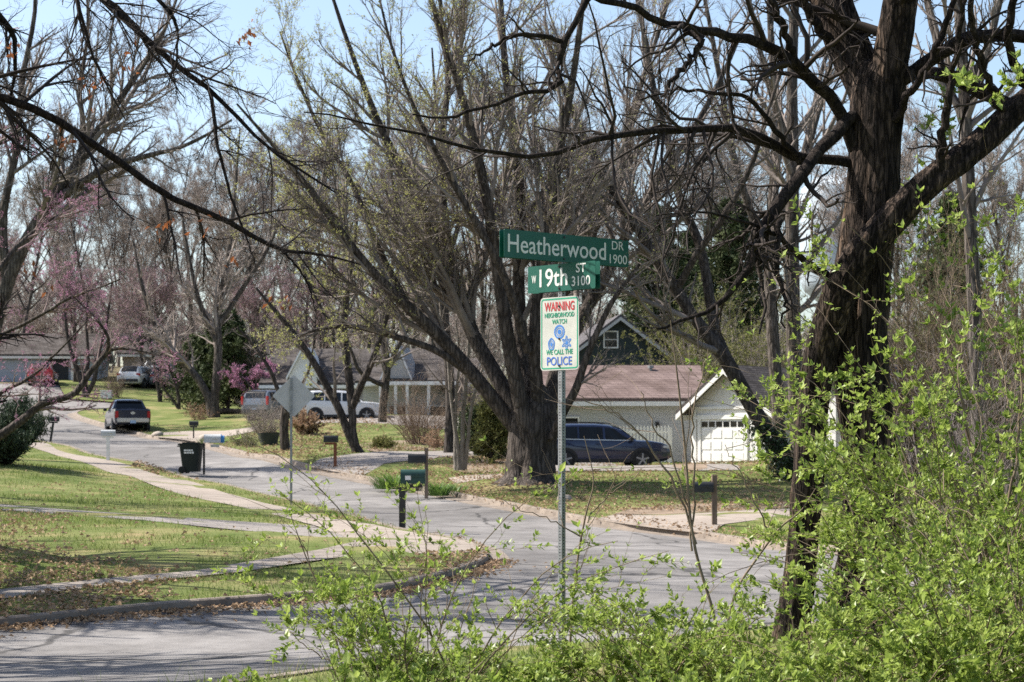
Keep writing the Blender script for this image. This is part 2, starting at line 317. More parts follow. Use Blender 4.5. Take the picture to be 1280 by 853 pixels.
M['navy'] = mat('navy_car_paint', [(0.009, 0.016, 0.05), (0.012, 0.02, 0.06)], scale=2, rough=0.3, metal=0.2, coat=1.0)
M['darkblue'] = mat('dark_blue_car_paint', [(0.007, 0.012, 0.03), (0.01, 0.016, 0.038)], scale=2, rough=0.35, metal=0.1, coat=1.0)
M['white_car'] = mat('white_car_paint', [(0.62, 0.61, 0.60), (0.68, 0.67, 0.66)], scale=2, rough=0.35, coat=1.0)
M['silver_car'] = mat('silver_car_paint', [(0.28, 0.30, 0.33), (0.34, 0.36, 0.39)], scale=2, rough=0.35, metal=0.5, coat=1.0)
M['grey_car'] = mat('grey_car_paint', [(0.10, 0.115, 0.14), (0.13, 0.145, 0.17)], scale=2, rough=0.35, metal=0.4, coat=1.0)
M['red_car'] = mat('red_car_paint', [(0.42, 0.018, 0.015), (0.5, 0.025, 0.02)], scale=2, rough=0.35, coat=1.0)
M['lamp_red'] = mat('tail_light_red', (0.38, 0.015, 0.018), rough=0.2)
M['lamp_clear'] = mat('headlight_clear', (0.55, 0.56, 0.57), rough=0.12)
M['plate'] = mat('number_plate_blue', [(0.28, 0.40, 0.55), (0.4, 0.5, 0.62)], scale=30, rough=0.5)
M['cladding'] = mat('black_plastic', [(0.016, 0.016, 0.017), (0.025, 0.025, 0.026)], scale=9, rough=0.65)
M['alloy'] = mat('alloy_rim', (0.30, 0.30, 0.31), rough=0.4, metal=0.6)
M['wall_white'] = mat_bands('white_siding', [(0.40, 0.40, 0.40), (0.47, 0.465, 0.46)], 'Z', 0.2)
M['wall_cream'] = mat_bands('cream_board_siding', [(0.64, 0.62, 0.58), (0.72, 0.70, 0.66)], 'X', 0.3)
M['wall_tan'] = mat_bands('tan_siding', [(0.20, 0.16, 0.14), (0.27, 0.22, 0.19)], 'Z', 0.2)
M['wall_grey'] = mat_bands('grey_siding', [(0.30, 0.29, 0.28), (0.37, 0.36, 0.345)], 'X', 0.35)
M['wall_green'] = mat_bands('dark_green_siding', [(0.020, 0.030, 0.032), (0.03, 0.043, 0.045)], 'Z', 0.22)
M['wall_bluegrey'] = mat_bands('blue_grey_siding', [(0.33, 0.36, 0.41), (0.39, 0.42, 0.47)], 'Z', 0.25)
M['roof_brown'] = mat_shingle('brown_shingles', [(0.17, 0.125, 0.115), (0.215, 0.16, 0.145)])
M['roof_grey'] = mat_shingle('grey_shingles', [(0.075, 0.066, 0.062), (0.13, 0.115, 0.108)])
M['roof_dark'] = mat_shingle('dark_shingles', [(0.10, 0.095, 0.10), (0.15, 0.14, 0.145)])
M['brown_door'] = mat('brown_door', [(0.05, 0.03, 0.02), (0.08, 0.05, 0.035)], scale=3, rough=0.6)
M['dark_void'] = mat('dark_entry', [(0.02, 0.022, 0.025), (0.035, 0.036, 0.04)], scale=3, rough=0.8)
M['tower'] = mat('water_tower_paint', [(0.36, 0.42, 0.47), (0.40, 0.46, 0.51)], scale=0.2, rough=0.6)
M['terracotta'] = mat('dark_planter', [(0.025, 0.028, 0.03), (0.045, 0.048, 0.05)], scale=5, rough=0.7)
M['stone'] = mat('stone', [(0.24, 0.20, 0.16), (0.38, 0.33, 0.28)], scale=4, rough=0.9, bump=0.5)

# ------------------------------------------------------------------ the lie of the land
CP = []      # control points: x, y, height
def cp(px, py, Y): CP.append(((px - CX) / F * Y, Y, EYE + (HZ - py) / F * Y))
for p in [(0, 775, 24.5), (200, 755, 25.7), (470, 735, 27.5), (560, 718, 29), (612, 697, 31.5), (0, 853, 18), (400, 822, 18.6), (640, 800, 21),
          (545, 668, 38), (480, 654, 43), (400, 633, 50), (330, 617, 57), (250, 600, 66), (205, 587, 71), (110, 566, 84), (60, 553, 92), (-20, 545, 96),
          (990, 684, 37.5), (880, 667, 43), (745, 651, 47), (640, 631, 52), (540, 612, 59), (430, 591, 68), (310, 568, 80), (240, 551, 93), (195, 546, 103), (95, 515, 128), (75, 480, 148), (0, 477, 150), (150, 507, 132),
          (660, 601, 59), (760, 585, 71), (900, 586, 78), (850, 640, 50), (985, 615, 58), (450, 562, 76), (430, 523, 106), (500, 518, 110), (355, 558, 82), (330, 530, 108), (270, 515, 125), (250, 495, 145),
          (0, 742, 26.5), (240, 715, 29.5), (0, 700, 31), (0, 640, 41), (200, 650, 39.5), (400, 662, 40), (0, 600, 53), (300, 632, 48), (230, 610, 57.5), (130, 578, 74), (50, 557, 86), (10, 578, 60),
          (702, 806, 16.6), (1060, 800, 18), (705, 589, 74), (830, 589, 74), (935, 588, 78), (1100, 575, 62), (1250, 590, 60), (1000, 560, 110), (760, 560, 95), (620, 575, 72)]:
    cp(*p)
for p in [(-60, 20, 0.3), (-55, 60, 2.4), (-60, 110, 5.0), (-75, 160, 8.0), (-120, 300, 14), (0, 300, 11), (120, 300, 6), (80, 150, 3.5), (70, 90, 2.0), (50, 50, 0.3), (30, 20, -0.2), (0, -15, 0.05), (-20, -15, 0.0),
          (20, -15, 0.1), (0, 200, 8.5), (0, 5, 0.0), (5, 10, 0.05), (-4, 10, -0.1), (40, 200, 5), (9.7, 35, -0.22), (10, 27, -0.3), (5, 23.5, -0.28), (0.4, 20, -0.3)]:
    CP.append(p)
CP = np.array(CP, float)
def _phi(r2): return np.where(r2 > 1e-9, 0.5 * r2 * np.log(np.maximum(r2, 1e-9)), 0.0)
_c = CP[:, :2] / 30.0
_K = _phi(((_c[:, None] - _c[None]) ** 2).sum(-1)) + np.eye(len(CP)) * 0.004
_Pm = np.c_[np.ones(len(CP)), _c]
_A = np.block([[_K, _Pm], [_Pm.T, np.zeros((3, 3))]])
_w = np.linalg.solve(_A, np.r_[CP[:, 2], 0, 0, 0])
def G(x, y):
    q = np.stack([np.asarray(x, float), np.asarray(y, float)], -1) / 30.0
    sh = q.shape[:-1]; q = q.reshape(-1, 2); out = np.empty(len(q))
    for i in range(0, len(q), 20000):
        b = q[i:i + 20000]
        out[i:i + 20000] = _phi(((b[:, None] - _c[None]) ** 2).sum(-1)) @ _w[:-3] + _w[-3] + b @ _w[-2:]
    return out.reshape(sh)
def g1(x, y): return float(G(np.array([x]), np.array([y]))[0])

_Ys = np.geomspace(8, 260, 1500)
def px2xy(px, py, dz=0.0):
    """where the sight line of a photo pixel meets the land"""
    X = (px - CX) / F * _Ys; Z = EYE + (HZ - py) / F * _Ys
    d = Z - (G(X, _Ys) + dz)
    k = np.where(d <= 0)[0]
    if len(k) == 0 or k[0] == 0:
        i = int(np.argmin(np.abs(d))); return np.array([X[i], _Ys[i]])
    i = k[0]; a = d[i - 1] / (d[i - 1] - d[i]); y = _Ys[i - 1] + a * (_Ys[i] - _Ys[i - 1])
    return np.array([(px - CX) / F * y, y])
def P3(px, py, Y): return np.array([(px - CX) / F * Y, Y, EYE + (HZ - py) / F * Y])
def at(px, Y, dz=0.0):
    x = (px - CX) / F * Y; return (x, Y, g1(x, Y) + dz)

def inpoly(x, y, poly):
    poly = np.asarray(poly); c = np.zeros(np.shape(x), bool); j = len(poly) - 1
    for i in range(len(poly)):
        xi, yi = poly[i]; xj, yj = poly[j]
        if yi != yj:
            c ^= ((yi > y) != (yj > y)) & (x < (xj - xi) * (y - yi) / (yj - yi) + xi)
        j = i
    return c
def densify(poly, step, closed=True):
    out = []; n = len(poly)
    for i in range(n if closed else n - 1):
        a = np.array(poly[i]); b = np.array(poly[(i + 1) % n]); st = max(step * max(a[1], 10) / 60, 0.12)
        m = max(1, int(np.linalg.norm(b - a) / st))
        out += [a + (b - a) * k / m for k in range(m)]
    if not closed: out.append(np.array(poly[-1]))
    return np.array(out)
def chaikin(p, it=2, closed=False):
    p = np.array(p, float)
    for _ in range(it):
        a, b = p[:-1], p[1:]
        q = np.empty((2 * len(a), p.shape[1])); q[0::2] = 0.75 * a + 0.25 * b; q[1::2] = 0.25 * a + 0.75 * b
        p = np.vstack([p[:1], q, p[-1:]])
    return p

def sheet(name, poly, dz, mat_, step=0.6, wob=0.0):
    """a surface sheet filling a plan polygon and following the land"""
    bd = densify(poly, step)
    lo, hi = bd.min(0), bd.max(0); pts = []
    y = lo[1]
    while y < hi[1]:
        s = max(step * max(y, 10) / 60, 0.12) * 1.3
        xs = np.arange(lo[0], hi[0], s) + (random.random() * s)
        pts.append(np.c_[xs, np.full(len(xs), y)]); y += s
    pts = np.concatenate(pts) if pts else np.zeros((0, 2))
    if len(pts): pts = pts[inpoly(pts[:, 0], pts[:, 1], bd)]
    vin = [Vector(p) for p in bd] + [Vector(p) for p in pts]
    nb = len(bd)
    r = delaunay_2d_cdt(vin, [], [list(range(nb))], 1, 1e-5)
    v = np.array([tuple(p) for p in r[0]]); f = [list(t) for t in r[2]]
    z = G(v[:, 0], v[:, 1]) + dz
    if wob: z = z + (vnoise(np.c_[v * 0.9, z * 0]) - 0.5) * wob
    mb = MB(); mb.V.append(np.c_[v, z]); mb.n = len(v)
    tr = []
    for t in f:
        a, b, c = v[t[0]], v[t[1]], v[t[2]]
        if len(t) == 3:
            tr.append(t if (b[0] - a[0]) * (c[1] - a[1]) - (b[1] - a[1]) * (c[0] - a[0]) > 0 else t[::-1])
        else: mb.N.append(t)
    mb.T.append(np.array(tr, np.int64))
    return tag(mb.build(name, mat_, smooth=180), kind='structure')
# ------------------------------------------------------------------ ground, road, lawns, kerbs, walks
random.seed(3)
def pxs(l, dz=0.0): return [px2xy(a, b, dz) for a, b in l]
K1 = chaikin([(-32, 5.5), (-13, 19.6)] + pxs([(0, 775), (200, 755), (330, 746), (470, 735), (545, 721), (595, 705), (612, 694)]), 2)
K2 = chaikin(pxs([(612, 694), (604, 682), (580, 674), (545, 668), (480, 654), (400, 633), (330, 617), (250, 600), (205, 587), (110, 566), (60, 553), (30, 547), (-40, 538), (-100, 515), (-130, 478)]), 2)
K3 = chaikin(pxs([(150, 503), (148, 510), (110, 512), (95, 514), (92, 518), (110, 525), (150, 536), (195, 546), (240, 551), (310, 568), (380, 583), (430, 591), (500, 605), (540, 612), (590, 622), (640, 631), (700, 642), (745, 651), (820, 660), (880, 667), (990, 684)]) + [np.array([9.7, 34.5]), np.array([18, 38]), np.array([45, 50])], 2)
NE = chaikin([(50, 41), (22, 31), (10, 27), (5, 23.7), (2, 21.4), (0.4, 18.9), (-1.2, 16.5), (-4.0, 12.8), (-8, 9.0), (-14, 6), (-24, -3)], 2)
FAR = pxs([(-100, 478), (72, 478), (82, 498)])
road_poly = list(K1) + list(K2[1:]) + FAR[1:] + list(K3) + list(NE)
road = sheet('road', road_poly, -0.10, M['asphalt'], 0.7)
lawn1 = sheet('lawn', [(-60, -8), (-45, -6)] + list(K1) + list(K2[1:]) + [np.array(p) for p in [(-70, 150), (-75, 100), (-75, 40)]], 0.0, M['lawn'], 0.8, 0.05)
lawn2 = sheet('lawn', [np.array([-30, 188])] + [px2xy(60, 477)] + FAR[1:] + list(K3) + [np.array(p) for p in [(70, 70), (75, 120), (60, 188)]], 0.0, M['lawn'], 0.9, 0.05)
verge = sheet('verge', [(60, 46)] + list(NE) + [np.array(p) for p in [(-45, -14), (40, -14), (70, 10)]], 0.0, M['lawn'], 0.9, 0.06)
# one great sheet of land underneath, out to the horizon
us = np.unique(np.r_[np.linspace(-0.34, 0.34, 90), np.linspace(-2.5, -0.34, 14), np.linspace(0.34, 2.5, 14)])
ys = np.r_[np.linspace(-40, -20, 3), np.geomspace(3, 420, 130) - 20, 600, 1000, 2000]
UU, YY = np.meshgrid(us, ys); XX = UU * (np.maximum(YY, 0) + 25)
ZZ = G(np.clip(XX, -130, 130), np.clip(YY, -20, 300)) - 0.25 * (YY < 186) - 0.5 * (YY < -5)
mb = MB(); mb.V.append(np.stack([XX, YY, ZZ], -1).reshape(-1, 3)); mb.n = XX.size
i, j = np.meshgrid(np.arange(XX.shape[0] - 1), np.arange(XX.shape[1] - 1), indexing='ij'); w_ = XX.shape[1]
mb.Q.append(np.stack([i * w_ + j, i * w_ + j + 1, (i + 1) * w_ + j + 1, (i + 1) * w_ + j], -1).reshape(-1, 4))
tag(mb.build('ground', M['ground'], smooth=180), kind='structure')

def along(poly, step):
    poly = np.array(poly); s = np.r_[0, np.cumsum(np.linalg.norm(np.diff(poly, axis=0), axis=1))]
    q = np.arange(0, s[-1], step); return np.c_[np.interp(q, s, poly[:, 0]), np.interp(q, s, poly[:, 1])]
def kerb(name, poly, side, w=0.16, top=0.03, gut=0.0):
    p = along(poly, 0.35); t = norm(np.gradient(p, axis=0)); nrm = np.stack([-t[:, 1], t[:, 0]], 1) * side    # nrm points to the verge
    g = G(p[:, 0], p[:, 1]); wv = (vnoise(np.c_[p * 0.8, g]) - 0.5) * 0.03
    prof = [(-0.02, -0.16), (0.0, top - 0.02), (0.025, top), (w, top), (w, -0.16)]
    if gut: prof = [(-gut, -0.16), (-gut, -0.094), (-0.03, -0.088)] + prof[1:]
    n, k = len(p), len(prof)
    v = np.stack([np.c_[p + nrm * (a + wv[:, None] * 0.6), g + b + (wv if b > 0 else 0)] for a, b in prof], 1).reshape(-1, 3)
    i, j = np.meshgrid(np.arange(n - 1), np.arange(k - 1), indexing='ij')
    q = np.stack([i * k + j, (i + 1) * k + j, (i + 1) * k + j + 1, i * k + j + 1], -1).reshape(-1, 4)
    if side < 0: q = q[:, ::-1]
    mb = MB(); mb.add(v, q[:, ::-1] if False else q)
    return tag(mb.build(name, M['kerb'], smooth=30), kind='structure')
kerb('kerb', K1, 1, 0.15, 0.025, 0.0)
kerb('kerb', K2, 1, 0.15, 0.02, 0.35)
kerb('kerb', K3, 1, 0.17, 0.035, 0.45)
kerb('kerb', NE, 1, 0.15, 0.02, 0.0)

def walk(name, pts, m='concrete', dz=0.014): return sheet(name, pxs(pts), dz, M[m], 0.6)
walk('sidewalk', [(28, 556), (52, 553), (70, 562), (120, 573), (170, 585), (226, 600), (270, 613), (328, 629), (416, 649), (470, 657), (540, 670), (590, 678), (600, 690), (560, 694), (500, 692), (470, 690), (450, 682), (398, 659), (330, 641), (235, 621), (174, 600), (120, 584), (60, 566)], 'walk_a')
walk('sidewalk', [(-90, 746), (0, 738), (150, 722), (240, 715), (330, 700), (400, 688), (445, 678), (470, 690), (450, 694), (400, 701), (300, 716), (150, 731), (0, 750), (-90, 758)], 'walk_b')
walk('path', [(-60, 626), (0, 631), (130, 641), (260, 650), (392, 658), (430, 668), (446, 678), (420, 674), (330, 666), (200, 653), (0, 638), (-60, 632)], 'gravel', 0.010)
walk('driveway', [(741, 650), (770, 644), (830, 645), (880, 642), (940, 638), (1000, 636), (1000, 646), (950, 650), (905, 656), (885, 668), (820, 661)])
walk('driveway', [(385, 584), (400, 574), (440, 568), (520, 565), (600, 562), (642, 562), (642, 568), (600, 570), (540, 574), (480, 580), (455, 594), (430, 592)], 'gravel')
walk('driveway', [(196, 547), (205, 541), (240, 539), (280, 539), (325, 533), (330, 536), (290, 545), (262, 553), (240, 552)])
walk('path', [(560, 598), (590, 594), (640, 592), (640, 596), (600, 600), (570, 605)], 'concrete', 0.012)
walk('driveway', [(680, 580), (760, 578), (925, 583), (925, 588), (850, 589), (680, 590)], 'gravel')
walk('bed', [(560, 583), (590, 577), (640, 574), (645, 582), (625, 590), (580, 592)], 'dirt', 0.012)
walk('bed', [(430, 560), (470, 552), (560, 548), (640, 552), (640, 561), (560, 563), (470, 566)], 'dirt', 0.010)
walk('bed', [(840, 584), (860, 572), (880, 560), (884, 586), (860, 590)], 'dirt', 0.018)
walk('bed', [(750, 648), (790, 636), (860, 630), (990, 628), (990, 635), (880, 641), (830, 644), (770, 643)], 'dirt', 0.010)
walk('driveway', [(740, 556), (640, 540), (540, 536), (480, 530), (380, 530), (380, 524), (480, 520), (640, 525), (740, 545)], 'gravel')

# ------------------------------------------------------------------ grass and fallen leaves
WALKS = [o for o in COL.objects if o.get('kind') == 'structure' and o.name.split('.')[0] in ('sidewalk', 'path', 'driveway', 'bed')]
rp = np.array(road_poly)
def paved(x, y):
    c = inpoly(x, y, rp)
    for q in PAVE: c |= inpoly(x, y, q)
    return c
PAVE = [np.array(pxs(l)) for l in [
    [(28, 556), (52, 553), (120, 573), (226, 600), (328, 629), (416, 649), (470, 657), (590, 678), (600, 690), (560, 694), (470, 690), (450, 682), (398, 659), (330, 641), (235, 621), (174, 600), (60, 566)],
    [(-90, 746), (0, 738), (240, 715), (330, 700), (445, 678), (470, 690), (400, 701), (300, 716), (150, 731), (0, 750), (-90, 758)],
    [(-60, 626), (0, 631), (260, 650), (392, 658), (446, 678), (330, 666), (200, 653), (0, 638), (-60, 632)],
    [(741, 650), (770, 644), (880, 642), (1000, 636), (1000, 646), (905, 656), (885, 668), (820, 661)],
    [(385, 584), (400, 574), (520, 565), (642, 562), (642, 568), (540, 574), (455, 594), (430, 592)],
    [(196, 547), (240, 539), (325, 533), (330, 536), (262, 553)],
    [(680, 580), (925, 583), (925, 588), (680, 590)]]]
def scatter(rng, n, y0, y1, u0, u1):
    Y = np.exp(rng.uniform(math.log(y0), math.log(y1), n)); X = rng.uniform(u0, u1, n) * (Y + 3); return X, Y
def grass(name, n, y0, y1, u0, u1, hgt, wd, seed, thin=True):
    rng = rngof(seed); X, Y = scatter(rng, n, y0, y1, u0, u1)
    k = ~paved(X, Y)
    dens = vnoise(np.c_[X * 0.35, Y * 0.35, X * 0]) * 0.6 + vnoise(np.c_[X * 1.7, Y * 1.7, X * 0]) * 0.4
    if thin: k &= rng.random(n) < np.clip((dens - 0.22) * 3.0, 0.06, 1)
    X, Y, dens = X[k], Y[k], dens[k]; n = len(X)
    h = hgt * rng.gamma(3.0, 0.3, n) * (0.35 + 1.5 * dens ** 1.5); w = wd * np.maximum(1, Y / 35)
    az = rng.uniform(0, 2 * math.pi, n); b = np.stack([X, Y, G(X, Y) - 0.01], 1)
    lean = rng.normal(0, 0.35, (n, 2)) * h[:, None]
    s = np.stack([np.cos(az), np.sin(az), az * 0], 1) * w[:, None]
    v = np.stack([b - s, b + s, b + np.c_[lean, h]], 1).reshape(-1, 3)
    mb = MB(); mb.add(v, None, np.arange(3 * n).reshape(-1, 3))
    return tag(mb.build(name, M['blade'], smooth=180), 'short patchy green and straw coloured grass of the lawns and verges', 'grass', kind='stuff')
grass('grass', 330000, 23, 95, -0.32, 0.27, 0.065, 0.006, 5)
grass('tall_grass', 30000, 9, 20.5, -0.33, 0.36, 0.09, 0.004, 6, False)['label'] = 'longer rough grass of the near verge under the shrubs'
def litter(name, X, Y, seed, size, dz=0.012, label=None):
    rng = rngof(seed); n = len(X); az = rng.uniform(0, 6.283, n); d = np.stack([np.cos(az), np.sin(az), rng.normal(0, .25, n)], 1)
    nr = norm(np.stack([rng.normal(0, .5, n), rng.normal(0, .5, n), np.ones(n)], 1))
    z = G(X, Y) + dz + rng.random(n) * 0.025
    mb = MB(); sz = size * rng.uniform(0.6, 1.3, n); mb.leaves(np.stack([X, Y, z], 1), d, nr, sz, sz * 0.75, 0.35)
    return tag(mb.build(name, M['dead_leaf']), label, 'leaf litter', kind='stuff')
rng = rngof(11)
X, Y = scatter(rng, 90000, 23, 60, -0.33, 0.1); k = ~paved(X, Y)
den = vnoise(np.c_[X * 0.3 + 9, Y * 0.22, X * 0]) * 0.65 + vnoise(np.c_[X * 1.1, Y * 1.1 + 7, X * 0]) * 0.35
k &= rng.random(len(X)) < np.clip((den - 0.48) * 4.0, 0.03, 0.6) * np.clip((46 - Y) / 12, 0.12, 1)
litter('fallen_leaves', X[k], Y[k], 12, 0.085, 0.02, 'dry brown leaves lying in drifts on the left lawn')
p = along(K1, 0.02); t = norm(np.gradient(p, axis=0)); nr = np.stack([t[:, 1], -t[:, 0]], 1)
p = np.repeat(p, 4, 0); nr = np.repeat(nr, 4, 0); off = rng.gamma(1.3, 0.17, len(p)) * (0.25 + 1.5 * vnoise(np.c_[p * 0.7, p[:, :1] * 0]))
p2 = p + nr * (0.02 + off)[:, None]; k = (p2[:, 1] > 17) & (rng.random(len(p2)) < 0.9)
litter('gutter_leaves', p2[k, 0], p2[k, 1], 13, 0.075, -0.09, 'brown leaves gathered in the gutter along the near kerb')
p = along(K3, 0.05); k = (p[:, 1] > 38) & (p[:, 1] < 90); p = np.repeat(p[k], 2, 0) + rng.normal(0, 0.5, (2 * k.sum(), 2)) + np.array([0.5, 0.6])
litter('kerb_leaves', p[:, 0], p[:, 1], 14, 0.08, 0.02, 'scattered brown leaves along the far kerb and driveway edges')
X, Y = scatter(rng, 9000, 50, 82, -0.06, 0.13); k = ~paved(X, Y); litter('lawn_leaves', X[k], Y[k], 15, 0.1, 0.02, 'thin scatter of dry leaves on the far right lawn')

X, Y = scatter(rng, 26000, 64, 112, -0.22, 0.0); k = ~paved(X, Y); den = vnoise(np.c_[X * .22 + 3, Y * .12, X * 0]); k &= rng.random(len(X)) < np.clip((den - .45) * 4, .05, .9) * (X > -.19 * Y)
litter('bank_leaves', X[k], Y[k], 16, 0.13, 0.025, 'brown leaves strewn over the beds and lawn before the far houses')
# ------------------------------------------------------------------ buildings
def window(parent, x, z, w, h, y=0.0, bars=1, name='window', face='front'):
    fr = MB(); t = 0.07
    for dx in (-w / 2, w / 2): fr.box((x + dx, y - 0.03, z), (t, 0.07, h + t))
    for dz in (-h / 2, h / 2): fr.box((x, y - 0.03, z + dz), (w - t - 0.004, 0.068, t))
    for b in range(bars): fr.box((x, y - 0.02, z - h / 2 + h * (b + 1) / (bars + 1)), (w - t - 0.004, 0.04, 0.035))
    f = fr.build(name, M['white'], parent)
    MB().box((x, y - 0.006, z), (w - t, 0.012, h - t)).build('pane', M['glass'], f)
    return f
def house(name, label, loc, rz, w, d, h, rise, ridge, wall, roof, over=0.4, trim='white', hip=0.0):
    """front wall at y=0 facing -Y, w wide, d deep; ridge along 'x' or 'y'"""
    t = thing(name, label, 'house', loc, rz)
    mb = MB(); b = -0.6
    if ridge == 'x':
        mb.prism([(0, b), (d, b), (d, h), (d / 2, h + rise), (0, h)], -w / 2, w / 2, 'x')
    else:
        mb.prism([(-w / 2, b), (w / 2, b), (w / 2, h), (0, h + rise), (-w / 2, h)], 0, d, 'y')
    mb.build('wall', M[wall], t)
    th = 0.14; rm = MB(); fm = MB()
    run = d / 2 if ridge == 'x' else w / 2; sl = rise / run
    for s in (-1, 1):
        e = run + over
        pr = [(0, rise + 0.02), (s * e, rise - sl * e + 0.02), (s * e, rise - sl * e + 0.02 + th), (0, rise + 0.02 + th)]
        fp = [(0, rise - 0.17), (s * (e + .0), rise - sl * e - 0.17), (s * e, rise - sl * e + 0.018), (0, rise + 0.018)]
        if s > 0: pr, fp = pr[::-1], fp[::-1]
        if ridge == 'x':
            rm.prism([(a + d / 2, c + h) for a, c in pr], -w / 2 - over, w / 2 + over, 'x')
            for xx in (-w / 2 - over, w / 2 + over - 0.05): fm.prism([(a + d / 2, c + h) for a, c in fp], xx, xx + 0.05, 'x')
            fm.box((0, d / 2 + s * (e - 0.03), h + rise - sl * e - 0.08), (w + 2 * over - 0.11, 0.05, 0.19))
        else:
            rm.prism([(a, c + h) for a, c in pr], -over, d + over, 'y')
            for yy in (-over, d + over - 0.05): fm.prism([(a, c + h) for a, c in fp], yy, yy + 0.05, 'y')
            fm.box((s * (e - 0.03), d / 2, h + rise - sl * e - 0.08), (0.05, d + 2 * over - 0.11, 0.19))
    rf = rm.build('roof', M[roof], t); fm.build('fascia', M[trim], t)
    t['_'] = 0; del t['_']
    return t, rf
def corner_boards(t, w, h, m='white'):
    for s in (-1, 1): MB().box((s * (w / 2 - 0.05), -0.02, h / 2 - 0.1), (0.14, 0.05, h)).build('corner_board', M[m], t)

# white ranch house behind the navy car
z0 = 0.95
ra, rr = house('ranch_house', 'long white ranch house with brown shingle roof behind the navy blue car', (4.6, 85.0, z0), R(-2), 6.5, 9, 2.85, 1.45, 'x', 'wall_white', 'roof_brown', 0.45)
corner_boards(ra, 6.5, 2.85)
mb = MB(); mb.tube([(-0.55, 2.6, 3.2), (-0.55, 2.6, 3.85)], 0.07, 10); mb.tube([(-0.55, 2.6, 3.35), (-0.3, 2.2, 3.25)], 0.05, 8); mb.build('vent_pipe', M['brown_door'], rr)
mb = MB(); mb.tube([(1.45, 3.7, 3.6), (1.45, 3.7, 4.3)], 0.07, 10); mb.disc((1.45, 3.7, 4.35), 0.14, (0, 0, 1), 0.12, 12); mb.build('chimney_pipe', M['galv'], rr)
mb = MB(); mb.box((1.6, -0.05, 1.75), (0.16, 0.1, 0.22)); mb.disc((1.6, -0.13, 1.7), 0.08, (0, 1, 0.4), 0.1, 10); mb.build('wall_light', M['black'], ra)
mb = MB(); mb.box((-2.95, -0.32, 1.25), (0.1, 0.1, 2.5)); mb.build('porch_post', M['white'], ra)
window(ra, -2.2, 1.5, 0.9, 1.1)
# picket fence
fy = 83.6
pf = thing('picket_fence', 'white pointed picket fence against the ranch house wall above the car bonnet', 'fence', (5.55, fy, 1.0), 0)
for i in range(15):
    x = -1.0 + i * 0.145
    MB().prism([(x - .045, 0.1), (x + .045, 0.1), (x + .045, 1.55), (x, 1.64), (x - .045, 1.55)], -0.012, 0.012, 'y').build('picket', M['white'], pf)
for z in (0.45, 1.35): MB().box((0.02, 0.035, z), (2.2, 0.035, 0.09)).build('rail', M['white'], pf)
for x in (-1.08, 1.12): MB().box((x, 0.06, 0.7), (0.1, 0.1, 1.7)).build('post', M['white'], pf)

# small garage turned to the left
sx, sy = 8.35, 78.0
ga, gr = house('garage_shed', 'small cream gabled garage with white panelled door on the right lawn', (sx, sy, 0.66), R(-42), 3.5, 5.0, 2.5, 1.35, 'y', 'wall_cream', 'roof_grey', 0.42)
MB().box((1.628, 2.5, 0.95), (0.012, 4.98, 3.08)).build('side_wall', M['wall_tan'], ga)
mb = MB(); W_, H_ = 1.95, 2.02
dx = -0.3
for s in (-1, 1): mb.box((dx + s * (W_ / 2 + 0.07), -0.03, H_ / 2), (0.14, 0.07, H_))
mb.box((dx, -0.034, H_ + 0.08), (W_ + 0.4, 0.075, 0.16)); mb.box((0, -0.03, 2.44), (3.25, 0.06, 0.1))
for s in (-1, 1): mb.box((s * 1.56, -0.028, 1.25), (0.13, 0.06, 2.5))
mb.build('door_trim', M['white'], ga)
gd = MB().box((dx, -0.012, H_ / 2), (W_ - 0.01, 0.03, H_ - 0.01)).build('garage_door', M['white'], ga)
mb = MB()
for r_ in range(4):
    for c in range(4): mb.box((dx - W_ / 2 + (c + .5) * W_ / 4, -0.030, 0.22 + r_ * 0.42), (W_ / 4 - 0.10, 0.024, 0.30))
mb.build('door_panel', M['white'], gd)
mb = MB()
for c in range(6): mb.box((dx - W_ / 2 + (c + .5) * W_ / 6, -0.03, 1.84), (W_ / 6 - 0.06, 0.012, 0.2))
mb.build('door_pane', M['glass'], gd)
mb = MB()
for i in range(5): mb.box((0.98 + i * 0.11, -0.022, 1.1), (0.085, 0.04, 2.2))
mb.build('wall_board', M['white'], ga)

ga.scale = (1.07, 1.07, 1.07); ga.location.x += .18
# dark green house with long sloping roof
gh, gf = house('green_house', 'dark green two storey house with white fascia behind the ranch roof', (5.6, 104, 2.3), R(6), 5.6, 10, 4.1, 2.1, 'y', 'wall_green', 'roof_dark', 0.5, 'wall_white')
window(gh, -0.45, 5.05, 0.72, 0.85, -0.003); window(gh, 1.0, 3.05, 1.2, 0.5, -0.003)
g2, _ = house('garage_wing', 'dark low wing with white eave joined right of the green house', (9.7, 105, 2.3), R(6), 4.6, 7, 2.9, 1.2, 'x', 'wall_green', 'roof_dark', 0.4)
# grey gabled house behind the white car
hc, hr = house('grey_house', 'pale grey house with white trimmed steep gable behind the white car', (-9.4, 115, 1.75), R(-4), 9.5, 9, 3.75, 2.0, 'x', 'wall_grey', 'roof_grey', 0.45)
window(hc, 0.0, 1.9, 0.9, 1.3); window(hc, 3.0, 1.8, 1.0, 1.2); window(hc, -3.4, 1.8, 1.0, 1.2)
mb = MB(); mb.prism([(-0.8, 3.4), (0.8, 3.4), (0.8, 4.1), (0, 5.6), (-0.8, 4.1)], -0.5, 3, 'y'); mb.V[-1][:, 0] += -2.6
mb.build('gable_wall', M['white'], hc)
mb = MB()
for s in (-1, 1):
    pr = [(0, 5.62), (s * 0.95, 3.85), (s * 0.95, 4.02), (0, 5.82)]
    mb.prism(pr if s < 0 else pr[::-1], -0.75, 3.1, 'y')
mb.V = [v + np.array([-2.6, 0, 0]) for v in mb.V]; mb.build('gable_trim', M['white'], hc)
